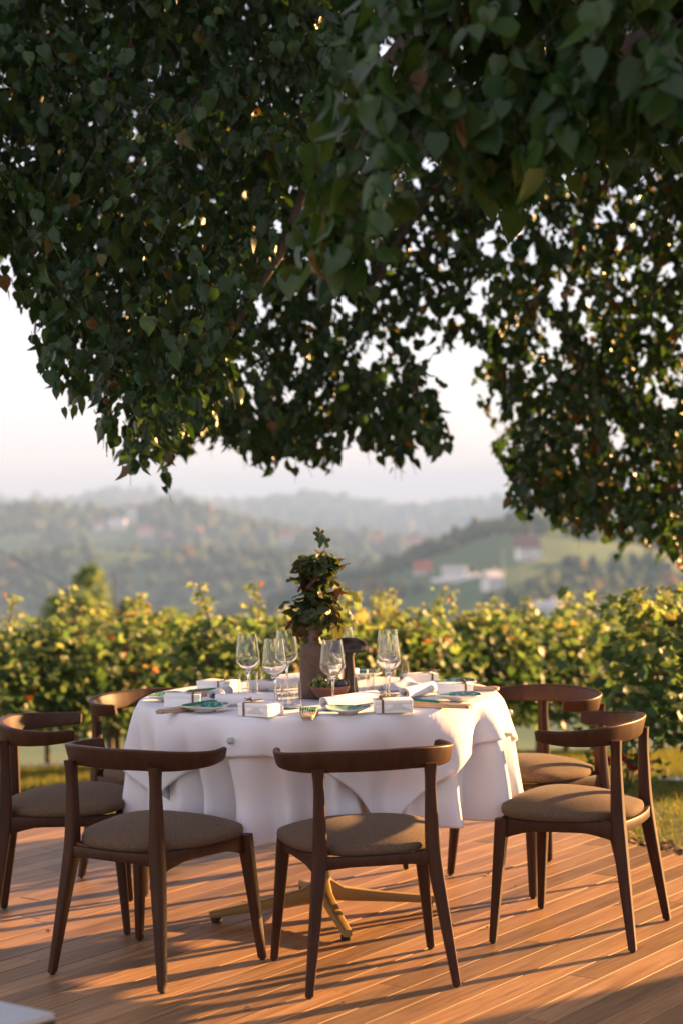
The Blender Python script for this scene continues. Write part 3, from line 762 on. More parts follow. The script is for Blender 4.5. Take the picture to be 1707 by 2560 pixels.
def napkin(x, y, rz, L, lab, r=.022, flat=.92):
    V, F = [], []; turns = 2.6; n = 60; nl = 12; th = .0012
    for k in range(nl + 1):
        u = -L / 2 + L * k / nl
        for side in (0, 1):
            for i in range(n + 1):
                t = i / n; a = t * turns * 2 * math.pi; rr = r * (.42 + .58 * t) + (th if side else -th)
                wob = 1 + .03 * math.sin(3 * a + k * .4)
                V.append((u + .004 * math.sin(i * .2) * (k in (0, nl)), rr * wob * math.cos(a), r * flat + rr * flat * wob * math.sin(a)))
    m = 2 * (n + 1)
    for k in range(nl):
        for i in range(n):
            a = k * m + i; F.append((a, a + 1, a + m + 1, a + m)); b = a + n + 1; F.append((b, b + m, b + m + 1, b + 1))
    for k in (0, nl):
        for i in range(n):
            a = k * m + i; q = (a, a + n + 1, a + n + 2, a + 1); F.append(q if k == 0 else q[::-1])
    o = link('napkin', mesh('napkin', V, F, sharp=60), 'napkin', None, (x, y, ZT + .0005), (0, 0, rz))
    return tag(o, lab, 'napkin', 'rolled white napkins')
napkin(-.428, 6.085, 1.35, .17, 'rolled white napkin showing its open end between the gift boxes')
napkin(-.325, 5.880, -.05, .20, 'rolled white napkin behind the printed gift box, its orange-lit end by the tumbler')
napkin(-.235, 6.330, .25, .22, 'rolled white napkin lying before the brown vase beside two tumblers')
napkin(.015, 5.765, .78, .24, 'rolled white napkin lying beside the wooden bowl behind the front plate', .024)
napkin(.245, 6.020, 1.05, .21, 'rolled white napkin leading up to the sunlit gift box')
napkin(-.17, 6.52, .5, .20, 'rolled white napkin behind the brown vase')
# crumpled napkin
def crumple(x, y):
    n = 22; g = np.linspace(-1, 1, n); U, W = np.meshgrid(g, g)
    h = .030 * np.exp(-(U ** 2 + W ** 2) * 1.6) + .006 * np.sin(5 * U + 2 * W) * np.exp(-(U ** 2 + W ** 2)) + .005 * np.sin(4 * W - 3 * U)
    V = np.stack([U * .085 + .008 * np.sin(4 * W), W * .060 + .008 * np.sin(5 * U), np.maximum(h, 0) + .002], -1).reshape(-1, 3)
    i, j = np.meshgrid(np.arange(n - 1), np.arange(n - 1), indexing='ij'); q = i * n + j
    o = link('napkin', mesh_np('napkin', V, np.stack([q, q + 1, q + n + 1, q + n], -1).reshape(-1, 4)), 'napkin', None, (x, y, ZT), (0, 0, .4))
    so = o.modifiers.new('thickness', 'SOLIDIFY'); so.thickness = .0025; so.offset = 1
    tag(o, 'loosely folded white napkin heaped up behind the tall wine glass', 'napkin')
crumple(.205, 6.265)

def fan(x, y, rz, lab, L=.225, open_=.012):
    f = thing('folding_fan', lab, 'fan', (x, y, ZT), rz, 'wooden folding fans')
    n = 8
    for k in range(n):
        u = (k - (n - 1) / 2); yy = u * .0034; gd = k in (0, n - 1); w2 = .0013 if not gd else .0017
        fr = []
        for xx, h in ((0, .010), (.012, .0135), (.05, .011), (.11, .016), (L, .020)):
            sp = 1 + (xx / L) * open_ * 40
            fr.append(((xx, yy * sp, h / 2 + .0003), (0, 1, 0), (0, 0, 1), rrect(w2, h / 2, .0006, 1)))
        link('guard' if gd else 'slat', mesh('guard' if gd else 'slat', *loft(fr), smooth=False), 'fanwood', f)
    # pleated green cloth showing above the slats on the outer half
    V, F = [], []; m = 2 * n - 1
    for i in range(6):
        xx = .105 + (L - .106) * i / 5; h0 = .016 + .004 * (i / 5)
        for k in range(m):
            u = (k / 2 - (n - 1) / 2); yy = u * .0034 * (1 + (xx / L) * open_ * 40)
            V.append((xx, yy, h0 + (.0035 if k % 2 else .0008)))
    for i in range(5):
        for k in range(m - 1):
            a = i * m + k; F.append((a, a + 1, a + m + 1, a + m))
    g = link('fan_cloth', mesh('fan_cloth', V, F, smooth=False), 'fangreen', f)
    so = g.modifiers.new('thickness', 'SOLIDIFY'); so.thickness = .0008
    link('rivet', mesh('rivet', *tube([(.008, -.018, .007), (.008, .018, .007)], .0018, 8)), 'darkmetal', f)
fan(-.600, 5.700, .72, 'closed wooden fan with green cloth lying partly under the pale plate')
fan(-.650, 6.20, .12, 'closed wooden fan with green edge behind the left gift box')
fan(-.118, 5.440, 1.56, 'wooden fan seen end on at the front edge of the cloth', .16, .035)
fan(.392, 5.640, 2.62, 'closed wooden fan with green edge pointing at the printed box beside the pale plate')
fan(.525, 6.150, 2.85, 'wooden fan whose handle pokes out beyond the sunlit gift box')

def wine_glass(x, y, lab, h=.225, s=1.0):
    g = thing('wine_glass', lab, 'wine glass', (x, y, ZT), 0, 'stemmed wine glasses')
    t = .0011
    out = [(0, .0), (.034, .0), (.036, .001), (.034, .0022), (.012, .0045), (.0048, .010), (.0036, .02), (.0034, .06), (.0038, .085), (.0065, .098), (.016, .108), (.030, .119), (.0385, .130), (.0415, .140), (.0405, .152), (.037, .18), (.0330, .21), (.0305, h)]
    inn = [(.0305 - t, h + .0002), (.0330 - t, .21), (.037 - t, .18), (.0405 - t, .152), (.0415 - t, .140), (.0385 - t, .1312), (.030 - t, .1206), (.016, .1102), (.006, .1035), (0, .1015)]
    link('bowl_and_stem', mesh('bowl_and_stem', *lathe([(r * s, z) for r, z in out + inn], 40), sharp=45), 'glass', g)
wine_glass(-.326, 6.00, 'stemmed wine glass above the tumbler and rolled napkin, farthest from the vase')
wine_glass(-.228, 5.785, 'stemmed wine glass standing behind the printed gift box with the sun patch')
wine_glass(-.202, 6.175, 'stemmed wine glass just beside the brown vase, overlapped by another glass')
wine_glass(-.040, 5.700, 'stemmed wine glass in front of the wooden bowl and the lamp')
wine_glass(.147, 6.079, 'stemmed wine glass behind the second printed gift box')
wine_glass(.142, 5.850, 'stemmed wine glass overlapping another one beside the lamp')
wine_glass(-.004, 6.241, 'stemmed wine glass partly hidden behind the mushroom lamp')

def tumbler(x, y, lab):
    g = thing('tumbler', lab, 'tumbler', (x, y, ZT), 0, 'straight clear tumblers')
    t = .0012; r = .0345; h = .083
    prof = [(0, 0), (r - .003, 0), (r, .002), (r, h), (r - t * .5, h + .0006), (r - t, h), (r - t, .0075), (r - .005, .0055), (0, .005)]
    link('glass_body', mesh('glass_body', *lathe(prof, 40), sharp=40), 'glass', g)
tumbler(-.176, 5.79, 'clear tumbler between the printed gift box and the wooden bowl')
tumbler(-.335, 6.155, 'clear tumbler in front of the napkin, below the outermost wine glass')
tumbler(-.270, 6.34, 'clear tumbler at the back behind two wine glasses')
tumbler(.061, 6.00, 'clear tumbler right beside the lamp foot')
tumbler(.107, 6.152, 'clear tumbler behind the wine glass by the lamp')
tumbler(.195, 6.42, 'clear tumbler by the loosely folded napkin')

# lamp
lt = thing('table_lamp', 'bronze mushroom-shaped table lamp, unlit, next to the vase', 'lamp', (.014, 6.085, ZT))
link('stem', mesh('stem', *lathe([(0, 0), (.0275, 0), (.0285, .002), (.028, .006), (.0215, .06), (.0165, .12), (.0145, .155), (.0145, .166), (0, .166)], 32), sharp=50), 'bronze', lt)
cap = [(0, .2), (.022, .1985), (.042, .193), (.056, .183), (.065, .168), (.0675, .157), (.067, .152), (.0645, .152), (.063, .160), (.054, .178), (.04, .187), (.0, .192)]
link('lamp_shade', mesh('lamp_shade', *lathe([(r, z) for r, z in cap], 48), sharp=60), 'bronze', lt)

# vase with vine branches
VX, VY = -.107, 6.06
vs = thing('vase', 'brown stoneware bottle vase holding vine branches', 'vase', (VX, VY, ZT))
link('body', mesh('body', *lathe([(0, 0), (.044, 0), (.0465, .003), (.047, .03), (.0475, .10), (.047, .145), (.0455, .158), (.043, .172), (.033, .185), (.026, .197), (.022, .210), (.0205, .225), (.023, .232), (.0195, .233), (.0175, .224), (.018, .21), (.016, .19), (.0, .185)], 40), sharp=60), 'stoneware', vs)

def grape_leaf(size, fold, curl, seed):
    """5-lobed toothed blade as a fan of triangles, stalk at the origin, tip towards +Y"""
    rn = random.Random(seed); V = [(0, 0.34, 0)]; n = 40
    for i in range(n):
        a = 2 * math.pi * i / n - math.pi / 2          # starts at the stalk notch
        d = abs((a + math.pi / 2 + math.pi) % (2 * math.pi) - math.pi)   # angle from the notch
        lob = .50 + .12 * math.cos(5 * (d - math.pi)) - .30 * math.exp(-(d / .28) ** 2)
        r = lob * (1 + (.06 if i % 2 else -.05)) * rn.uniform(.94, 1.06)
        x, y = r * math.cos(a), .40 + r * math.sin(a)
        z = -fold * abs(x) - curl * (y - .3) ** 2 + .05 * math.sin(7 * a + seed)
        V.append((x, y, z))
    V = [(x * size, y * size, z * size) for x, y, z in V]
    return V, [(0, 1 + i, 1 + (i + 1) % n) for i in range(n)]
def add_tint(me, val):
    a = me.attributes.new('tint', 'FLOAT', 'FACE'); a.data.foreach_set('value', np.full(len(me.polygons), val, np.float32))
def bouquet():
    b = thing('vine_branch', 'cut vine branch with green and reddish autumn leaves standing in the vase', 'branch', (VX, VY, ZT + .2))
    base = Vector((VX, VY, ZT + .2)); rn = random.Random(11)
    stems = [[(0, 0, -.05), (.005, 0, .06), (.02, .005, .18), (.038, 0, .28), (.062, 0, .345)], [(0, 0, -.05), (-.012, .01, .06), (-.02, .01, .15), (-.005, .0, .26)], [(0, 0, -.04), (.03, -.01, .04), (.075, .0, .11), (.105, .01, .17)], [(0, 0, -.04), (-.03, 0, .03), (-.055, .01, .05)]]
    for s in stems: link('stem', mesh('stem', *tube(s, [.0035, .003, .0025, .002, .0015][:len(s)], 7)), 'stem', b)
    meshes = []
    for k in range(10):
        V, F = grape_leaf(.078, rn.uniform(-.1, .45), rn.uniform(-.2, .9), k); me = mesh('leaf', V, F); add_tint(me, [.05, .15, .28, .38, .2, .48, .55, .65, .35, .85][k]); meshes.append(me)
    # envelope: wide low, tapering to a slim tip that leans right
    def put(x, y, z, sc, yaw, droop, roll, mi=None):
        me = rn.choice(meshes) if mi is None else meshes[mi]
        o = link('leaf', me, 'bouquetleaf', b, (x, y, z))
        o.rotation_euler = (droop, roll, yaw); o.scale = (sc, sc, sc)
    for k in range(104):
        h = rn.random() ** 1.05; z = .040 + .245 * h; w = .070 * (1 - .72 * max(0, (h - .55) / .45)) * (.85 + .15 * math.sin(h * 9)); cxx = .012 + .022 * h
        a = rn.uniform(0, 2 * math.pi); rr = w * rn.uniform(.25, 1)
        x, y = cxx + rr * math.cos(a), rr * .75 * math.sin(a)
        put(x * .85, y * .8, z + .02, rn.uniform(.55, .98), a - math.pi / 2 + rn.uniform(-.6, .6), rn.uniform(-1.5, .3), rn.uniform(-.7, .7))
    for (x, z, sc, yaw, dr, mi) in [(.045, .315, .60, .3, 1.2, 0), (.072, .285, .85, -1.2, -1.0, 1), (.034, .34, .5, .6, 1.5, 0), (.03, .28, .7, 1.6, -.8, 4), (.05, .25, .75, -.5, -1.1, 3), (-.085, .135, .7, 1.5, -.6, 1), (.135, .165, .75, -1.4, -.7, 8), (.125, .10, .7, -1.6, -1.1, 7), (-.055, .02, .95, 1.2, -1.6, 3), (-.02, .005, .9, .4, -2.0, 6), (.09, .03, 1.05, -1.2, -1.7, 5), (-.06, .0, .8, 2.4, -2.2, 9)]:
        put(x, rn.uniform(-.03, .02), z + (.035 if z < .05 else 0), sc, yaw, dr, rn.uniform(-.4, .4), mi)
bouquet()

# bowl with fruit
BX, BY = -.052, 5.985
bw = thing('fruit_bowl', 'small dark wooden bowl holding grapes and plums', 'bowl', (BX, BY, ZT))
link('bowl_body', mesh('bowl_body', *lathe([(0, 0), (.030, 0), (.034, .002), (.050, .016), (.062, .032), (.0675, .047), (.0655, .048), (.058, .034), (.045, .019), (.028, .009), (0, .008)], 40), sharp=60), 'bowlwood', bw)
gb = thing('grape_bunch', 'bunch of green grapes lying in the wooden bowl', 'grapes', (BX - .03, BY - .01, ZT + .03))
def ico(r, sub=1, jit=0, seed=0):
    bm = bmesh.new(); bmesh.ops.create_icosphere(bm, subdivisions=sub, radius=r); rn = random.Random(seed)
    V = [tuple(v.co * (1 + rn.uniform(-jit, jit))) for v in bm.verts]; F = [tuple(v.index for v in f.verts) for f in bm.faces]; bm.free(); return V, F
gms = []
for k in range(3):
    me = mesh('grape', *ico(.0082, 2)); add_tint(me, k / 2.0); gms.append(me)
rn = random.Random(5)
for k in range(46):
    x = rn.gauss(0, .018); y = rn.gauss(0, .014); z = .006 + .030 * rn.random() * max(0, 1 - (x / .045) ** 2) + (.012 if x < 0 else 0)
    o = link('grape', rn.choice(gms), 'grape', gb, (x, y, z)); o.scale = (1, 1, rn.uniform(.98, 1.2))
link('stalk', mesh('stalk', *tube([(0, 0, .02), (-.01, .005, .045), (-.02, .01, .052)], [.002, .0015, .001], 6)), 'stem', gb)
def fruit(name, x, y, z, r, mat, lab, el=1.1):
    t = thing(name, lab, 'fruit', (x, y, z))
    link('flesh', mesh('flesh', *lathe([(0, -r * el), (r * .5, -r * .9 * el), (r * .88, -r * .45 * el), (r, 0), (r * .86, r * .5 * el), (r * .45, r * .88 * el), (r * .08, r * .93 * el), (0, r * .90 * el)], 24)), mat, t, (0, 0, 0), (1.2, .3, .5))
    link('stalk', mesh('stalk', *tube([(0, -r * .85, .3 * r), (0, -r * 1.15, .4 * r)], .0012, 6)), 'stem', t)
fruit('plum', BX + .036, BY - .022, ZT + .052, .019, 'plum', 'dark blue plum on the sunlit side of the wooden bowl')
fruit('plum', BX + .048, BY + .012, ZT + .052, .017, 'plum', 'dark plum tucked behind the other at the bowl edge')
fruit('pear', BX + .018, BY + .018, ZT + .056, .021, 'pear', 'yellow fruit lying behind the plums in the wooden bowl')

# ------------------------------------------------------------------ grey side table in the foreground corner
st = thing('side_table', 'low grey metal side table with thin dark edge, cut by the corner of the photograph', 'table', (0, 0, 0))
P4 = [(-.595, 3.572), (-.70, 3.437), (-1.02, 3.75), (-.93, 3.84)]
P4 = [(-.597, 3.570), (-1.01, 3.105), (-1.50, 3.52), (-1.10, 3.95)]
c4 = Vector((sum(p[0] for p in P4) / 4, sum(p[1] for p in P4) / 4, 0))
def slab(P, z0, z1):
    return [(x, y, z0) for x, y in P] + [(x, y, z1) for x, y in P], [(0, 1, 2, 3)[::-1], (4, 5, 6, 7)] + [(i, (i + 1) % 4, 4 + (i + 1) % 4, 4 + i) for i in range(4)]
P4 = P4[::-1]
link('table_top', mesh('table_top', *slab([tuple((Vector((x, y, 0)) * .995 + c4 * .005)[:2]) for x, y in P4], .408, .420), smooth=False), 'greymetal', st)
link('edge_band', mesh('edge_band', *slab(P4, .385, .4065), smooth=False), 'darkmetal', st)
for x, y in P4:
    q = Vector((x, y, 0)) * .96 + c4 * .04
    link('leg', bevel_box('leg', .022, .022, .3845, .002), 'darkmetal', st, (q.x, q.y, 0), (0, 0, .8))

# small dry leaves fallen on the deck
fl = []
for k in range(4):
    V, F = grape_leaf(.022, .5, 1.2, 50 + k); V = [(x, y - .008, z + .011) for x, y, z in V]; fl.append(mesh('fallen_leaf', V, F))
for (x, y) in [(.78, 6.62), (.52, 6.72), (.60, 6.50), (-.03, 5.06), (-.86, 6.62), (-.66, 6.25), (-.50, 5.98), (-1.02, 6.0), (.33, 6.6), (.94, 6.2), (-.30, 5.02), (.45, 5.9)]:
    o = link('fallen_leaf', rn.choice(fl), 'dryleaf', None, (x, y, .001), (rn.uniform(-.15, .15), rn.uniform(-.15, .15), rn.uniform(0, 6))); o.scale = [rn.uniform(.5, 1.0)] * 3
    tag(o, 'tiny curled dry leaf lying on the wooden deck boards', 'leaf', 'dry leaves on the deck')

# ------------------------------------------------------------------ leaves in bulk
LIND_V = np.array([(0, 0, 0), (0, .5, .0), (0, 1.12, -.20), (-.28, -.09, .04), (-.47, .20, .14), (-.39, .56, .09), (-.14, .90, -.05), (.30, -.06, .06), (.49, .24, .12), (.36, .60, .11), (.12, .93, -.04)])
LIND_F = np.array([(0, 1, 3), (3, 1, 4), (4, 1, 5), (5, 1, 6), (6, 1, 2), (0, 7, 1), (7, 8, 1), (8, 9, 1), (9, 10, 1), (10, 2, 1)])
SIMP_V = np.array([(0, 0, 0), (0, .5, -.02), (0, 1.05, -.16), (-.48, .30, .12), (.48, .30, .12), (-.3, .75, .04), (.3, .75, .04)])
SIMP_F = np.array([(0, 1, 3), (3, 1, 5), (5, 1, 2), (0, 4, 1), (4, 6, 1), (6, 2, 1)])
VINE_V = np.array([(0, .35, .06), (0, .02, 0), (-.42, -.10, -.05), (-.34, .16, .0), (-.58, .42, -.10), (-.30, .52, 0), (0, .98, -.16), (.30, .52, 0), (.58, .42, -.10), (.34, .16, 0), (.42, -.10, -.05)])
VINE_F = np.array([(0, i, i + 1) for i in range(1, 10)] + [(0, 10, 1)])
def leaf_mats(n, droop, yaw, roll):
    """rotation: leaf +Y runs out along yaw and hangs down by droop, rolled about its length"""
    d = np.stack([np.cos(yaw) * np.cos(droop), np.sin(yaw) * np.cos(droop), -np.sin(droop)], 1)
    side = np.stack([-np.sin(yaw), np.cos(yaw), np.zeros(n)], 1); up = np.cross(side, d) * -1
    x = side * np.cos(roll)[:, None] + up * np.sin(roll)[:, None]; zz = np.cross(x, d)
    return np.stack([x, d, zz], 2)
def leaf_mesh(name, P, size, droop, yaw, roll, tint, TV=LIND_V, TF=LIND_F, curl=None):
    n = len(P); Rm = leaf_mats(n, droop, yaw, roll)
    T = np.broadcast_to(TV, (n,) + TV.shape).copy()
    if curl is not None: T[:, :, 2] *= curl[:, None]
    T[:, :, 0] *= rng.uniform(.84, 1.14, n)[:, None]; T[:, :, 0] += rng.normal(0, .08, n)[:, None] * T[:, :, 1] ** 2
    V = np.einsum('nij,nkj->nki', Rm, T * size[:, None, None]) + P[:, None, :]
    F = TF[None] + (np.arange(n) * len(TV))[:, None, None]
    return mesh_np(name, V.reshape(-1, 3), F.reshape(-1, 3), np.repeat(tint, len(TF)))

# ------------------------------------------------------------------ linden tree: boughs as world-space volumes
def in_poly(px, pz, poly):
    c = np.zeros(len(px), bool); n = len(poly)
    for i in range(n):
        x0, z0 = poly[i]; x1, z1 = poly[(i + 1) % n]
        m = ((z0 > pz) != (z1 > pz)); dz = z1 - z0 if abs(z1 - z0) > 1e-9 else 1e-9
        q = (x1 - x0) * (pz - z0) / dz + x0
        c ^= m & (px < q)
    return c

def bough_leaves(poly, y0, y1, n, size, seed, spray=11, clump=0.35, cs=0.22, yel=0.06, tmean=0.45, ysag=0.0):
    """leaf positions gathered on short drooping sprays inside the volume poly(x,z) x [y0,y1]"""
    g = np.random.default_rng(seed); pa = np.array(poly); x0, z0 = pa.min(0); x1, z1 = pa.max(0)
    ns = int(n / spray * 1.25); O = []
    got = 0
    while got < ns:
        x = g.uniform(x0, x1, ns * 3); z = g.uniform(z0, z1, ns * 3); y = y0 + (y1 - y0) * g.random(ns * 3)
        k = in_poly(x, z, poly) & ((vnoise(x / cs + 5, z / cs + y * 1.7, seed) + .5) > clump * g.random(ns * 3) * 1.6)
        O.append(np.stack([x, y, z], 1)[k]); got += k.sum()
    O = np.concatenate(O)[:ns]
    yaw = g.uniform(0, 2 * np.pi, ns); L = g.uniform(.16, .34, ns); dr = g.uniform(.1, .9, ns)
    t = (np.arange(spray) + .5) / spray
    px = O[:, 0, None] + np.cos(yaw)[:, None] * L[:, None] * t * np.cos(dr)[:, None]
    py = O[:, 1, None] + np.sin(yaw)[:, None] * L[:, None] * t * np.cos(dr)[:, None]
    pz = O[:, 2, None] - L[:, None] * (t * np.sin(dr)[:, None] + .45 * t ** 2) + .08
    alt = np.where(np.arange(spray) % 2, 1, -1)[None]
    ly = yaw[:, None] + alt * g.uniform(.5, 1.3, (ns, spray)); ld = g.uniform(.75, 1.62, (ns, spray))
    P = np.stack([px, py, pz], -1).reshape(-1, 3); P += g.normal(0, .012, P.shape)
    sz = size * g.uniform(.42, 1.22, len(P)); tint = np.clip(g.normal(tmean, .2, len(P)), 0, .86)
    ye = g.random(len(P)) < yel; tint[ye] = g.uniform(.88, 1, ye.sum())
    k = in_poly(P[:, 0], P[:, 2] - sz * .5, poly)
    ex = O[:, 0] + np.cos(yaw) * L * np.cos(dr); ez = O[:, 2] - L * (np.sin(dr) + .45) + .08
    kt = in_poly(ex, ez, poly) & in_poly(O[:, 0], O[:, 2], poly)
    tw = (O[kt], yaw[kt], L[kt], dr[kt])
    return P[k], sz[k], ld.reshape(-1)[k], ly.reshape(-1)[k], g.normal(0, .95, len(P))[k], tint[k], g.uniform(-.6, 2.6, len(P))[k], tw

def twig_mesh(tws, r=0.0028):
    V, F = [], []; b = 0
    for O, yaw, L, dr in tws:
        n = len(O); tt = np.array([0, .5, 1.0])
        px = O[:, 0, None] + np.cos(yaw)[:, None] * L[:, None] * tt * np.cos(dr)[:, None]
        py = O[:, 1, None] + np.sin(yaw)[:, None] * L[:, None] * tt * np.cos(dr)[:, None]
        pz = O[:, 2, None] - L[:, None] * (tt * np.sin(dr)[:, None] + .45 * tt ** 2) + .08
        rr = r * np.array([1, .8, .4]); C = np.stack([px, py, pz], -1)
        ring = []
        for a in (0, 2.094, 4.189): ring.append(C + np.stack([rr * math.cos(a) * np.ones((n, 1)), rr * math.cos(a + 1.2) * np.ones((n, 1)), rr * math.sin(a) * np.ones((n, 1))], -1))
        Q = np.stack(ring, 2).reshape(n, 9, 3); V.append(Q.reshape(-1, 3))
        f = np.array([(s * 3 + k, s * 3 + (k + 1) % 3, s * 3 + 3 + (k + 1) % 3, s * 3 + 3 + k) for s in (0, 1) for k in range(3)])
        F.append((f[None] + (np.arange(n) * 9)[:, None, None]).reshape(-1, 4) + b); b += n * 9
    return mesh_np('twigs', np.concatenate(V), np.concatenate(F))

def build_tree():
    t = thing('linden_tree', 'large linden tree whose dark leafy boughs hang over the table', 'tree', (5.15, 7.4, -.08))
    base = Vector((5.15, 7.4, -.08))
    def part(name, me, mat, stuff=False):
        o = link(name, me, mat, t, -base)
        if stuff: o['kind'] = 'stuff'
        return o
    tr = [(5.15, 7.4, -.12), (5.14, 7.4, .15), (5.13, 7.41, .7), (5.10, 7.42, 1.6), (5.05, 7.45, 2.5), (5.0, 7.5, 3.6), (5.1, 7.6, 5.2), (5.0, 7.6, 7.0)]
    part('trunk', mesh('trunk', *tube(tr, [.62, .48, .40, .37, .36, .30, .2, .1], 20)), 'bark')
    limbs = [([(5.05, 7.45, 2.6), (3.6, 7.3, 3.5), (1.9, 7.2, 3.85), (.5, 7.2, 3.5), (-.05, 7.2, 2.85), (-.22, 7.2, 2.42), (-.47, 7.2, 2.05), (-.66, 7.2, 1.84)], [.16, .12, .08, .045, .022, .017, .011, .006]),
             ([(1.9, 7.2, 3.85), (.2, 7.3, 4.1), (-1.0, 7.2, 3.7), (-1.8, 7.2, 3.0)], [.07, .045, .025, .01]),
             ([(5.05, 7.45, 2.9), (3.6, 9.0, 3.9), (1.8, 9.5, 3.9), (.6, 9.5, 3.2), (.15, 9.5, 2.5), (-.05, 9.5, 2.0)], [.15, .11, .07, .035, .018, .008]),
             ([(5.1, 7.5, 2.4), (4.2, 9.2, 3.0), (2.9, 10.1, 3.1), (1.9, 10.1, 2.6), (1.3, 10.1, 1.9)], [.14, .1, .06, .03, .01]),
             ([(5.0, 7.4, 3.1), (3.8, 6.0, 3.7), (2.3, 4.6, 3.4), (1.2, 4.05, 2.95), (.5, 4.0, 2.62), (.1, 4.0, 2.30), (-.02, 4.0, 2.08)], [.14, .09, .055, .025, .012, .007, .003]),
             ([(5.1, 7.6, 4.5), (3.5, 10, 5.2), (1, 10.6, 5.0), (-1.2, 10.6, 4.4)], [.12, .09, .05, .02])]
    for p, r in limbs: part('branch', mesh('branch', *tube(p, r, 10)), 'bark')
    L1 = [(-3.4, 2.6), (-1.9, 2.58), (-1.40, 2.50), (-1.34, 2.38), (-1.29, 2.34), (-1.26, 2.20), (-1.18, 2.14), (-1.12, 1.90), (-1.05, 1.86), (-1.00, 1.74), (-.92, 1.70), (-.86, 1.57), (-.81, 1.52), (-.76, 1.55), (-.70, 1.70), (-.62, 1.66), (-.55, 1.74), (-.48, 1.86), (-.40, 2.0), (-.28, 2.25), (-.12, 2.6), (.05, 3.0), (.2, 4.8), (-3.4, 4.8)]
    L2 = [(-1.05, 1.8), (-.84, 1.66), (-.72, 1.78), (-.52, 1.68), (-.43, 1.58), (-.34, 1.68), (-.20, 1.64), (-.08, 1.56), (.04, 1.68), (.20, 1.70), (.32, 1.62), (.44, 1.66), (.52, 1.58), (.57, 1.75), (.54, 1.97), (.44, 2.18), (.30, 2.34), (.18, 2.42), (.25, 2.80), (.30, 5.2), (-2.2, 5.2), (-1.4, 2.6)]
    RR = [(.80, 2.14), (.84, 2.0), (.90, 1.88), (.94, 1.72), (1.00, 1.62), (1.02, 1.40), (1.06, 1.30), (1.2, 1.30), (1.34, 1.18), (1.5, 1.24), (1.62, 1.12), (1.75, 1.22), (1.85, 1.02), (2.0, 1.0), (2.6, 1.05), (2.6, 4.6), (.72, 4.6), (.70, 3.3), (.90, 2.80), (.95, 2.45)]
    RO = [(2.5, 1.2), (2.9, 2.0), (4.6, 2.7), (6.5, 3.0), (8.2, 3.4), (8, 6.0), (2.5, 6.0)]
    RS = [(2.8, 2.4), (4.0, 2.5), (8.0, 3.2), (8.0, 5.6), (2.8, 5.6)]
    TP = [(-2.8, 3.1), (-.5, 2.85), (.3, 3.05), (1.2, 3.2), (2.4, 3.3), (6, 3.4), (6, 6.6), (-2.8, 6.6)]
    GP = [(.14, 2.36), (.36, 2.36), (.52, 2.24), (.72, 2.26), (.92, 2.16), (.98, 2.6), (.80, 3.2), (.1, 3.2)]
    NB = [(-.150, 1.895), (-.05, 1.90), (.03, 1.885), (.09, 1.92), (.13, 2.0), (.20, 2.16), (.30, 2.14), (.40, 2.05), (.52, 2.15), (.70, 2.17), (.95, 2.2), (1.7, 2.3), (1.7, 3.3), (.1, 3.3), (.07, 2.56), (.02, 2.38), (-.045, 2.24), (-.07, 2.1), (-.12, 2.0)]
    OV = [(-3.0, 3.8), (6, 3.8), (6, 5.4), (-3.0, 5.4)]
    tws = []
    def crown(poly, y0, y1, n, size, seed, TV=LIND_V, TF=LIND_F, **kw):
        P, sz, ld, ly, ro, ti, cu, tw = bough_leaves(poly, y0, y1, n, size, seed, **kw)
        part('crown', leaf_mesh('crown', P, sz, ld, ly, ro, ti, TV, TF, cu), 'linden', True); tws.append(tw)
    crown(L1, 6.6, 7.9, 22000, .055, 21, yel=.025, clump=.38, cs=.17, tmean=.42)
    crown(L2, 8.8, 10.2, 12500, .060, 22, yel=.06, clump=.6, cs=.16)
    crown(RR, 9.4, 11.0, 13500, .060, 23, LIND_V, LIND_F, yel=.15, clump=.55, cs=.18, tmean=.58)
    crown(GP, 9.2, 10.4, 1150, .062, 24, yel=.14, clump=.75, cs=.14)
    crown(TP, 10.2, 12.4, 17000, .085, 26, SIMP_V, SIMP_F, clump=.15)
    crown(RO, 7.8, 10.0, 14000, .10, 25, SIMP_V, SIMP_F, clump=.2)  # unseen right-hand foliage, put in and thickened to shade the left bough
    crown(RS, 5.2, 8.0, 11000, .09, 28, SIMP_V, SIMP_F, clump=.15)  # off-frame foliage added to keep direct sun off the near bough
    crown(OV, 7.0, 9.2, 5000, .085, 27, SIMP_V, SIMP_F, clump=.3)  # overhead foliage added for the shade it casts
    # loose sprays hanging below the crown's underside
    def fringe(pts, y0, y1, n, size, seed, yel):
        g = np.random.default_rng(seed); pa = np.array(pts); m = 11
        q = g.uniform(0, len(pa) - 1, n); i = q.astype(int); f_ = (q - i)[:, None]; b = pa[i] * (1 - f_) + pa[i + 1] * f_
        O = np.stack([b[:, 0] + g.normal(0, .03, n), g.uniform(y0, y1, n), b[:, 1] + g.uniform(.16, .30, n)], 1)
        yaw = g.uniform(0, 6.28, n); L = g.uniform(.14, .30, n); dr = g.uniform(.7, 1.4, n); t_ = (np.arange(m) + .3) / m
        px = O[:, 0, None] + np.cos(yaw)[:, None] * L[:, None] * t_ * np.cos(dr)[:, None]; py = O[:, 1, None] + np.sin(yaw)[:, None] * L[:, None] * t_ * np.cos(dr)[:, None]
        pz = O[:, 2, None] - L[:, None] * (t_ * np.sin(dr)[:, None] + .25 * t_ ** 2) + .08
        P = np.stack([px, py, pz], -1).reshape(-1, 3) + g.normal(0, .010, (n * m, 3)); N = len(P)
        ti = np.clip(g.normal(.5, .2, N), 0, .86); ye = g.random(N) < yel; ti[ye] = g.uniform(.88, 1, ye.sum())
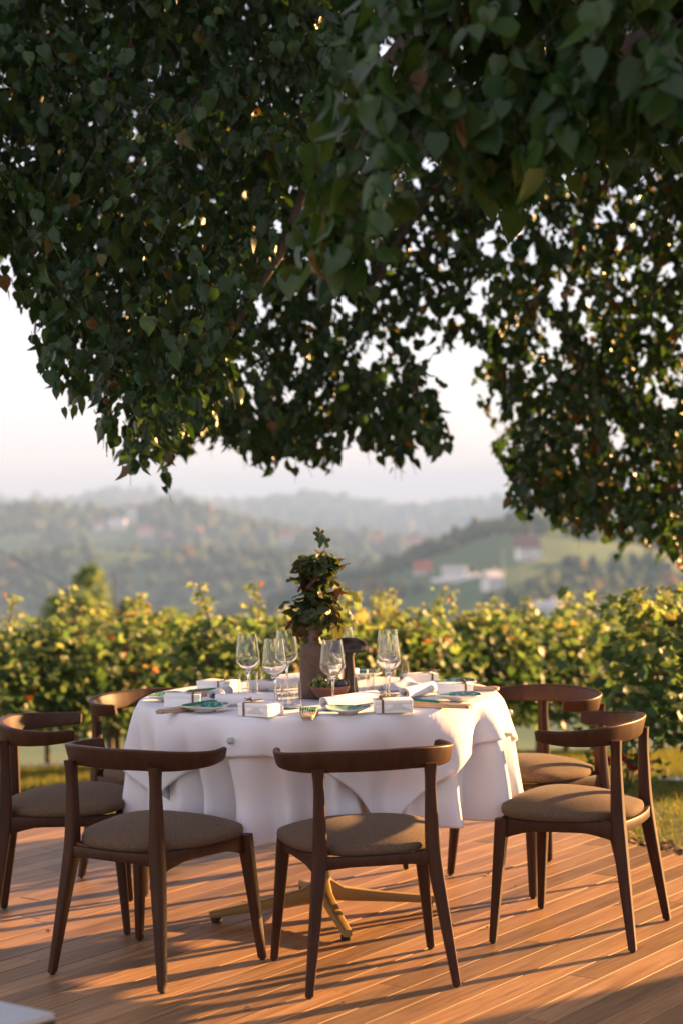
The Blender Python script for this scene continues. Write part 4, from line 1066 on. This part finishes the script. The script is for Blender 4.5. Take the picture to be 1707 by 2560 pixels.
        part('crown', leaf_mesh('crown', P, size * g.uniform(.5, 1.25, N), g.uniform(.8, 1.6, N), np.repeat(yaw, m) + np.tile(np.where(np.arange(m) % 2, 1, -1), n) * g.uniform(.4, 1.3, N), g.normal(0, .9, N), ti, LIND_V, LIND_F, g.uniform(-.4, 2.4, N)), 'linden', True)
        tws.append((O, yaw, L, dr))
    fringe(L1[2:19], 6.7, 7.8, 46, .056, 41, .08)
    fringe(L2[1:13], 8.9, 10.1, 60, .060, 42, .10)
    fringe(RR[5:14], 9.5, 10.9, 50, .062, 43, .16)
    # near bough: the largest leaves one by one, the rest of it in bulk
    P, sz, ld, ly, ro, ti, cu, tw = bough_leaves(NB, 3.75, 4.35, 4600, .070, 31, yel=.035, clump=.25, cs=.12, tmean=.55); tws.append(tw)
    order = np.argsort(P[:, 1] - sz * 2 + np.where(P[:, 0] > .95, 9, 0)); big, rest = order[:290], order[290:]
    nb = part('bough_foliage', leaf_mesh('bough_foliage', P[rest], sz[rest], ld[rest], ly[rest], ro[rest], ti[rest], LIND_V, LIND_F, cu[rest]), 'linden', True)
    prot = []
    for k in range(12):
        TV = LIND_V.copy(); TV[:, 2] *= (-.3 + 2.4 * (k % 4) / 3); TV[:, 0] *= (.88, 1.0, 1.08, 1.12, .94, 1.04)[k % 6]; TV[:, 0] += (.12, -.1, 0, .06, -.14)[k % 5] * TV[:, 1] ** 2
        me = mesh_np('leaf', TV, LIND_F, np.full(len(LIND_F), [.3, .4, .5, .55, .6, .7, .75, .8, .45, .65, .9, .97][k])); prot.append(me)
    Rm = leaf_mats(len(P), ld, ly, ro)
    for q in big:
        k = int(rng.integers(0, 10)) if rng.random() > .012 else int(rng.integers(10, 12))
        o = link('leaf', prot[k], 'linden', nb)
        o.matrix_local = Matrix.Translation(Vector(P[q])) @ Matrix([list(r) for r in Rm[q]]).to_4x4() @ Matrix.Scale(float(sz[q]), 4)
    part('twigs', twig_mesh(tws), 'bark', True)
build_tree()

# ------------------------------------------------------------------ vineyard
ROWD = np.array([.643, .766])
def vine_meshes(seed, red=0.0):
    g = np.random.default_rng(seed); n = 1500
    u = g.uniform(-.62, .62, n); w = g.normal(0, .15, n); keep_ = vnoise(u * 3.1 + seed, w * 0 + seed * 1.7, 4)
    zt = .42 + (.84 + .25 * keep_) * g.random(n) ** .85 + .06 * np.sin(u * 7 + seed); 
    w *= 1.15 - .5 * np.abs(zt - .85)
    zt = .34 + (zt - .42) * .82
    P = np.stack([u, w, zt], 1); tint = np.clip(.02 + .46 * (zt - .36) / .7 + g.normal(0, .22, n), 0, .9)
    sh = []; sp = []
    for k in range(5):
        x0 = g.uniform(-.55, .55); y0 = g.normal(0, .08); top = g.uniform(1.0, 1.30); m = 16; zz = np.linspace(.85, top, m)
        ax = x0 + np.cumsum(g.normal(0, .012, m)); ay = y0 + np.cumsum(g.normal(0, .012, m)); sp.append(np.stack([ax, ay, zz], 1))
        for q in range(4): sh.append(np.stack([ax + g.normal(0, .03, m), ay + g.normal(0, .03, m), zz], 1))
    S = np.concatenate(sh); P = np.concatenate([P, S]); tint = np.concatenate([tint, np.clip(g.normal(.66, .13, len(S)), 0, .9)])
    N = len(P); size = np.concatenate([g.uniform(.042, .080, n), g.uniform(.028, .05, len(S))])
    rd = g.random(N) < .010 + red; tint[rd] = g.uniform(.92, 1, rd.sum())
    side = np.where(P[:, 1] > 0, 1, -1); yaw = side * np.pi / 2 + g.normal(0, .8, N)
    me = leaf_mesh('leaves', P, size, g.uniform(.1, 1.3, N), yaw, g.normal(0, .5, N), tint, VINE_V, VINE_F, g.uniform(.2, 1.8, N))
    canes = [tube([tuple(p) for p in q[::4]] + [tuple(q[-1])], .004, 5) for q in sp]
    gr = random.Random(seed)
    trk = [tube([(0, 0, -.05), (gr.uniform(-.03, .03), 0, .2), (gr.uniform(-.04, .04), gr.uniform(-.02, .02), .42), (0, 0, .62)], [.030, .024, .022, .02], 9),
           tube([(0, 0, .58), (.2, 0, .66), (.58, 0, .68)], [.018, .014, .009], 7), tube([(0, 0, .58), (-.2, 0, .66), (-.58, 0, .68)], [.018, .014, .009], 7)]
    return me, mesh('trunk', *join(*trk)), [mesh('shoot', *c) for c in canes]
vproto = []
for k in range(5):
    lm, tm, sm = vine_meshes(60 + k, .05 if k == 1 else 0)
    r = thing('grapevine', 'x', 'vine'); 
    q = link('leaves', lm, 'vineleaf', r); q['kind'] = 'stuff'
    link('trunk', tm, 'vinebark', r)
    for c in sm: link('shoot', c, 'vinebark', r)
    vproto.append((r, [False]))
def put_vine(p, lab, grp, k):
    r, used = vproto[k % 5]
    v = r if not used[0] else copy_tree(r); used[0] = True
    z = float(ground_h(p[0], p[1])); v.location = (p[0], p[1], z)
    v.rotation_euler = (0, 0, math.atan2(ROWD[1], ROWD[0]) + (math.pi if (k * 7) % 3 == 0 else 0)); v['label'] = lab; v['group'] = grp
def trellis(p0, L, lab, step=2.7):
    t = thing('vine_trellis', lab, 'trellis', (p0[0], p0[1], float(ground_h(p0[0], p0[1]))), 0)
    z0 = t.location.z; ends = []
    m = int(L / step) + 1
    for i in range(m):
        p = np.array(p0) + ROWD * step * i; g = float(ground_h(p[0], p[1]))
        link('post', mesh('post', *tube([(0, 0, -.2), (0, 0, 1.0)], [.030, .026], 8), sharp=50), 'post', t, (p[0] - p0[0], p[1] - p0[1], g - z0)); ends.append((p[0] - p0[0], p[1] - p0[1], g - z0))
    for h in (.60, .80, .97):
        link('wire', mesh('wire', *tube([(e[0], e[1], e[2] + h) for e in ends], .0016, 5)), 'wire', t)
HEAD = np.array([1.78, 9.0]); ACROSS = np.array([-.766, .643])
rows = [(0.0, 0.0, 5, 'vine row starting beside the roses'), (2.9, -.1, 10, 'vine row starting behind the table'), (4.72, -.6, 11, 'vine row behind the shaded chairs'), (6.5, -.3, 9, 'fourth vine row'), (8.3, 0, 8, 'farthest vine row')]
VL = {0: 'grapevine from the near end of the row beside the roses', 1: 'grapevine from the near end of the row starting behind the table',
      2: 'grapevine from the near end of the row behind the shaded chairs', 3: 'grapevine from the near end of the row behind that of the shaded chairs', 4: 'grapevine from the near end of the farthest vine row'}
ORD = ['first ', 'second ', 'third ', 'fourth ', 'fifth ', 'sixth ', 'seventh ', 'eighth ', 'ninth ', 'tenth ', 'eleventh ']
cnt = 0
for ri, (u, s_, m_, grp) in enumerate(rows):
    for i in range(m_):
        p = HEAD + ACROSS * u + ROWD * (s_ + i * .95) + rng.normal(0, .03, 2)
        put_vine(p, ORD[i] + VL[ri], grp, cnt); cnt += 1
    trellis(HEAD + ACROSS * u + ROWD * (s_ + (.22 if ri == 0 else -.45)), m_ * .95 + .3, ['post and wire trellis carrying the vines beside the roses', 'post and wire trellis of the vine row starting behind the table', 'post and wire trellis of the vine row behind the shaded chairs', 'post and wire trellis of the fourth vine row', 'post and wire trellis of the farthest vine row'][ri])

# rose bush
rb = thing('rose_bush', 'small rose bush with red blooms at the foot of the near vine row', 'rose bush', (1.42, 9.15, float(ground_h(1.42, 9.15))))
g = np.random.default_rng(77); m = 260
P = np.stack([g.normal(0, .13, m), g.normal(0, .10, m), .05 + .42 * g.random(m) ** .8], 1)
q = link('leaves', leaf_mesh('leaves', P, g.uniform(.03, .055, m), g.uniform(-.2, 1, m), g.uniform(0, 6.28, m), g.normal(0, .5, m), np.clip(g.normal(.15, .12, m), 0, .6), SIMP_V, SIMP_F), 'vineleaf', rb); q['kind'] = 'stuff'
for k in range(5):
    a = k * 1.26; link('stem', mesh('stem', *tube([(0, 0, 0), (.06 * math.cos(a), .05 * math.sin(a), .2), (.13 * math.cos(a), .10 * math.sin(a), .42)], [.006, .005, .003], 6)), 'stem', rb)
def bloom():
    V, F = [], []
    for ring, (r, z, nn) in enumerate(((.006, .028, 4), (.014, .026, 5), (.024, .020, 6))):
        for i in range(nn):
            a = 2 * math.pi * i / nn + ring * .5; b0 = len(V); w = 1.1 * math.pi / nn * 1.5
            for (rr, zz) in ((.003, 0), (r * .9, z * .55), (r * 1.15, z)):
                for s in (-1, 0, 1): V.append((rr * math.cos(a + s * w * .6), rr * math.sin(a + s * w * .6), zz + (.002 if s == 0 else 0)))
            for i2 in range(2):
                for j2 in range(2): F.append((b0 + i2 * 3 + j2, b0 + i2 * 3 + j2 + 1, b0 + i2 * 3 + j2 + 4, b0 + i2 * 3 + j2 + 3))
    return mesh('bloom', V, F)
bl = bloom()
for (x, y, z) in [(.075, -.03, .50), (.06, -.10, .20), (-.10, -.12, .20), (-.14, -.08, .22), (-.04, -.13, .21), (.02, -.11, .16)]:
    o = link('bloom', bl, 'rose', rb, (x, y, z), (rn.uniform(.2, .9), rn.uniform(-.4, .4), 0)); o.scale = [rn.uniform(.9, 1.3)] * 3

# ------------------------------------------------------------------ tree behind the vines, mast, cable
def small_tree(x, y, h, w, lab, seed, n=1700):
    z0 = float(ground_h(x, y)); t = thing('young_tree', lab, 'tree', (x, y, z0)); g = np.random.default_rng(seed)
    link('trunk', mesh('trunk', *tube([(0, 0, -.2), (.05, 0, h * .4), (0, .05, h * .95)], [.12, .08, .02], 8)), 'bark', t)
    tops = [(g.normal(0, w * .3), g.normal(0, w * .3), h * g.uniform(.72, 1.0)) for _ in range(9)]
    P = []
    for (a, b, c) in tops:
        m = n // 9; u = g.random(m) ** .7; rad = np.sqrt(np.maximum(1 - u ** 2.2, 0)) * w * .30 + .08
        th = g.uniform(0, 6.28, m); rr = rad * np.sqrt(g.random(m)); P.append(np.stack([a + rr * np.cos(th), b + rr * np.sin(th), c * (.35 + .65 * u)], 1))
    P = np.concatenate(P); m = len(P)
    q = link('crown', leaf_mesh('crown', P, g.uniform(.16, .3, m), g.uniform(-.5, 1.2, m), g.uniform(0, 6.28, m), g.normal(0, .6, m), np.clip(g.normal(.50, .15, m), 0, .9), SIMP_V, SIMP_F), 'vineleaf', t); q['kind'] = 'stuff'
small_tree(-7.7, 60, 8.1, 3.6, 'bushy yellow-green tree rising behind the vine tops', 5, 9000)
mst = thing('mast', 'thin pale mast standing among the hillside houses', 'mast', (62.99, 703.2, -33))
link('pole', mesh('pole', *tube([(0, 0, -1), (0, 0, 12)], [.16, .1], 8)), 'roofgrey', mst)
link('crossbar', mesh('crossbar', *tube([(-.9, 0, 11.2), (.9, 0, 11.2)], .07, 6)), 'roofgrey', mst)
cb = link('overhead_cable', mesh('overhead_cable', *tube([(-16, 70, .9), (-13.3, 68, -.15), (-10.5, 66, -1.5), (-8.6, 64.4, -2.4)], .022, 6)), 'darkmetal'); tag(cb, 'dark overhead cable sloping down behind the bushy tree', 'cable')

# ------------------------------------------------------------------ houses on the hills
def house(x, y, w, d, h, rot, lab, wall='housewall', roof='roofred', flat=False, wing=None, rh=.42):
    z0 = float(ground_h(x, y)) - .4; t = thing('house', lab, 'house', (x, y, z0), rot, 'houses on the hillsides')
    wl_ = boxvf(-w / 2, w / 2, -d / 2, d / 2, 0, h)
    if wing: wl_ = join(wl_, boxvf(w / 2 - .01, w / 2 + wing, -d / 2 - 2.0, d / 2 - 1, 0, h * .55))
    link('wall', mesh('wall', *wl_, smooth=False), wall, t)
    if flat:
        link('roof', mesh('roof', *boxvf(-w / 2 - .4, w / 2 + .4, -d / 2 - .4, d / 2 + .4, h, h + .45), smooth=False), roof, t)
        link('terrace', mesh('terrace', *boxvf(-w / 2 - 4, w / 2 + 3, -d / 2 - 3.5, -d / 2 - .02, 0, h * .30), smooth=False), wall, t)
    else:
        r = d * rh; o = .5
        V = [(-w / 2 - o, -d / 2 - o, h - .15), (w / 2 + o, -d / 2 - o, h - .15), (w / 2 + o, d / 2 + o, h - .15), (-w / 2 - o, d / 2 + o, h - .15), (-w / 2 - o, 0, h + r), (w / 2 + o, 0, h + r)]
        F = [(0, 1, 5, 4), (2, 3, 4, 5), (0, 4, 3), (1, 2, 5), (3, 2, 1, 0)]
        ro = link('roof', mesh('roof', V, F, smooth=False), roof, t)
        link('chimney', mesh('chimney', *boxvf(w * .2, w * .2 + .7, .5, 1.2, h + r * .3, h + r + .9), smooth=False), wall, ro)
    nw = max(2, int(w / 2.6)); fl_ = max(1, int(h / 2.7))
    for f in range(fl_):
        for k in range(nw):
            cx = -w / 2 + w * (k + .5) / nw; zb = .9 + f * 2.7
            if zb + 1.3 > h: continue
            if f == 0 and k == nw // 2:
                link('door', mesh('door', *boxvf(cx - .5, cx + .5, -d / 2 - .08, -d / 2 - .01, .4, 2.5), smooth=False), 'door', t); continue
            fr_ = link('window', mesh('window', *boxvf(cx - .65, cx + .65, -d / 2 - .07, -d / 2 - .01, zb, zb + 1.35), smooth=False), 'roofgrey', t)
            link('pane', mesh('pane', *boxvf(cx - .52, cx + .52, -d / 2 - .09, -d / 2 - .072, zb + .12, zb + 1.22), smooth=False), 'pane', fr_)
house(-242.3, 1783.6, 11, 9, 8, .2, 'small white house alone on the wooded ridge beside a taller pair')
house(-225.8, 1797.9, 17, 10, 8, -.1, 'wide white house on the wooded ridge below the tall white one', roof='roofgrey')
house(-219.5, 1865.1, 12, 10, 17, .1, 'tall white house highest on the wooded ridge', roof='roofdark')
house(-192.2, 1749.5, 14, 9, 8, .3, 'pinkish house on the wooded slope beside the white group', wall='housewall2')
house(-143.8, 1758.1, 12, 9, 6, -.2, 'warm-coloured house half hidden in trees along the wooded slope', wall='housewall2', roof='roofred')
house(-59.0, 1851.1, 15, 10, 5, .1, 'low house with bright red roof beyond the wooded slope', rh=.7)
house(36.6, 1973.7, 14, 11, 7, .2, 'house with orange-red roof on the distant saddle', rh=.7)
house(79.8, 2020.4, 20, 12, 8, -.25, 'white house with red roof next to the orange-roofed one')
house(35.5, 797.2, 7, 6, 2.8, .15, 'red-roofed shed above the green meadow', wall='housewall2', rh=.6)
house(46.5, 745, 10.5, 8, 6.0, -.12, 'large white flat-roofed villa with terrace above the green meadow', roof='roofgrey', flat=True, wing=5)
house(57.7, 693, 6.5, 6, 5.5, .5, 'white gabled house with dark openings beside the mast', roof='roofgrey')
house(79.0, 764, 9, 7, 5.5, .3, 'white house with dark red roof highest on the near hill', roof='roofdark', rh=.8)
house(65.7, 578.3, 8, 6, 3.2, -.4, 'low white house just above the vine tops', roof='roofgrey', rh=.3)
house(-86.2, 3745, 22, 14, 10, 0, 'faint pale house on the farthest hazy ridge')

# ------------------------------------------------------------------ woods on the hills
HOUSES = [(-242.3, 1783.6), (-225.8, 1797.9), (-219.5, 1865.1), (-192.2, 1749.5), (-59, 1851.1), (36.6, 1973.7), (79.8, 2020.4), (35.5, 797.2), (46.5, 745), (57.7, 693), (79, 764), (65.7, 578.3)]
def woods():
    base_v, base_f = ico(1.0, 2); bv, bf = np.array(base_v), np.array(base_f)
    g = np.random.default_rng(91)
    def batch(name, n, r0, r1, tb0, tb1, size, lab, orange):
        r = np.sqrt(g.uniform(r0 ** 2, r1 ** 2, n)); tb = g.uniform(tb0, tb1, n); a = np.arctan(tb); x, y = r * np.sin(a), r * np.cos(a)
        dens = vnoise(x / 90, y / 90, 13) + .6 * vnoise(x / 35, y / 35, 17) + .5
        k = dens > .42 - .25 * (r > 1000)
        k &= ~((r > 535) & (r < 738) & (tb > .008) & (tb < .075 + .00004 * (r - 540)))
        for hx, hy in HOUSES:
            hr = math.hypot(hx, hy); ht = hx / hy; k &= ~((np.abs(tb - ht) < 15 / hr) & (r > hr - (140 if hr > 1000 else 45)) & (r < hr + 10))
        x, y, r = x[k], y[k], r[k]; n2 = len(x); s = size(r) * g.uniform(.6, 1.35, n2)
        z = ground_h(x, y)
        ph = g.uniform(0, 6.28, (n2, 3)); D = 1 + .15 * np.sin(bv[None, :, 0] * 4 + ph[:, 0, None]) + .15 * np.sin(bv[None, :, 1] * 4.5 + ph[:, 1, None]) + .12 * np.sin(bv[None, :, 2] * 5 + ph[:, 2, None])
        V = bv[None] * D[..., None] * s[:, None, None]; V[:, :, 2] *= g.uniform(.8, 1.5, n2)[:, None]
        V += np.stack([x, y, z + s * .55], 1)[:, None]
        F = bf[None] + (np.arange(n2) * len(bv))[:, None, None]
        ti = np.clip(g.normal(.34, .2, n2) + orange * (g.random(n2) < .22) * .5 + .3 * (vnoise(x / 160, y / 160, 31)), 0, 1)
        o = link(name, mesh_np(name, V.reshape(-1, 3), F.reshape(-1, 3), np.repeat(ti, len(bf))), 'forest'); o['kind'] = 'stuff'; o['label'] = lab
    batch('near_woods', 3400, 430, 1000, -.23, .23, lambda r: 2.9 + 0 * r, 'mixed autumn woods on the near hillside', .8)
    batch('mid_woods', 9500, 1000, 2400, -.23, .23, lambda r: 3.4 + (r - 1000) * .0034, 'dense hazy woods on the middle ridges', .6)
    batch('far_woods', 2600, 3300, 4800, -.23, .23, lambda r: 15 + 0 * r, 'woods on the farthest ridge', .2)
woods()

# ------------------------------------------------------------------ evening haze over the valley
hv, hf = boxvf(-3200, 3200, -400, 6600, -260, 70)
hz = link('haze', mesh('haze', hv, hf, smooth=False)); hz['kind'] = 'stuff'
hm = bpy.data.materials.new('haze_air'); hm.use_nodes = True; hn = hm.node_tree.nodes
for nd in list(hn):
    if nd.type == 'BSDF_PRINCIPLED': hn.remove(nd)
pv = hn.new('ShaderNodeVolumePrincipled'); pv.inputs['Color'].default_value = (.48, .68, 1.0, 1); pv.inputs['Density'].default_value = .00029; pv.inputs['Anisotropy'].default_value = -.45
hm.node_tree.links.new(pv.outputs[0], hn['Material Output'].inputs['Volume'])
hz.data.materials.append(hm)
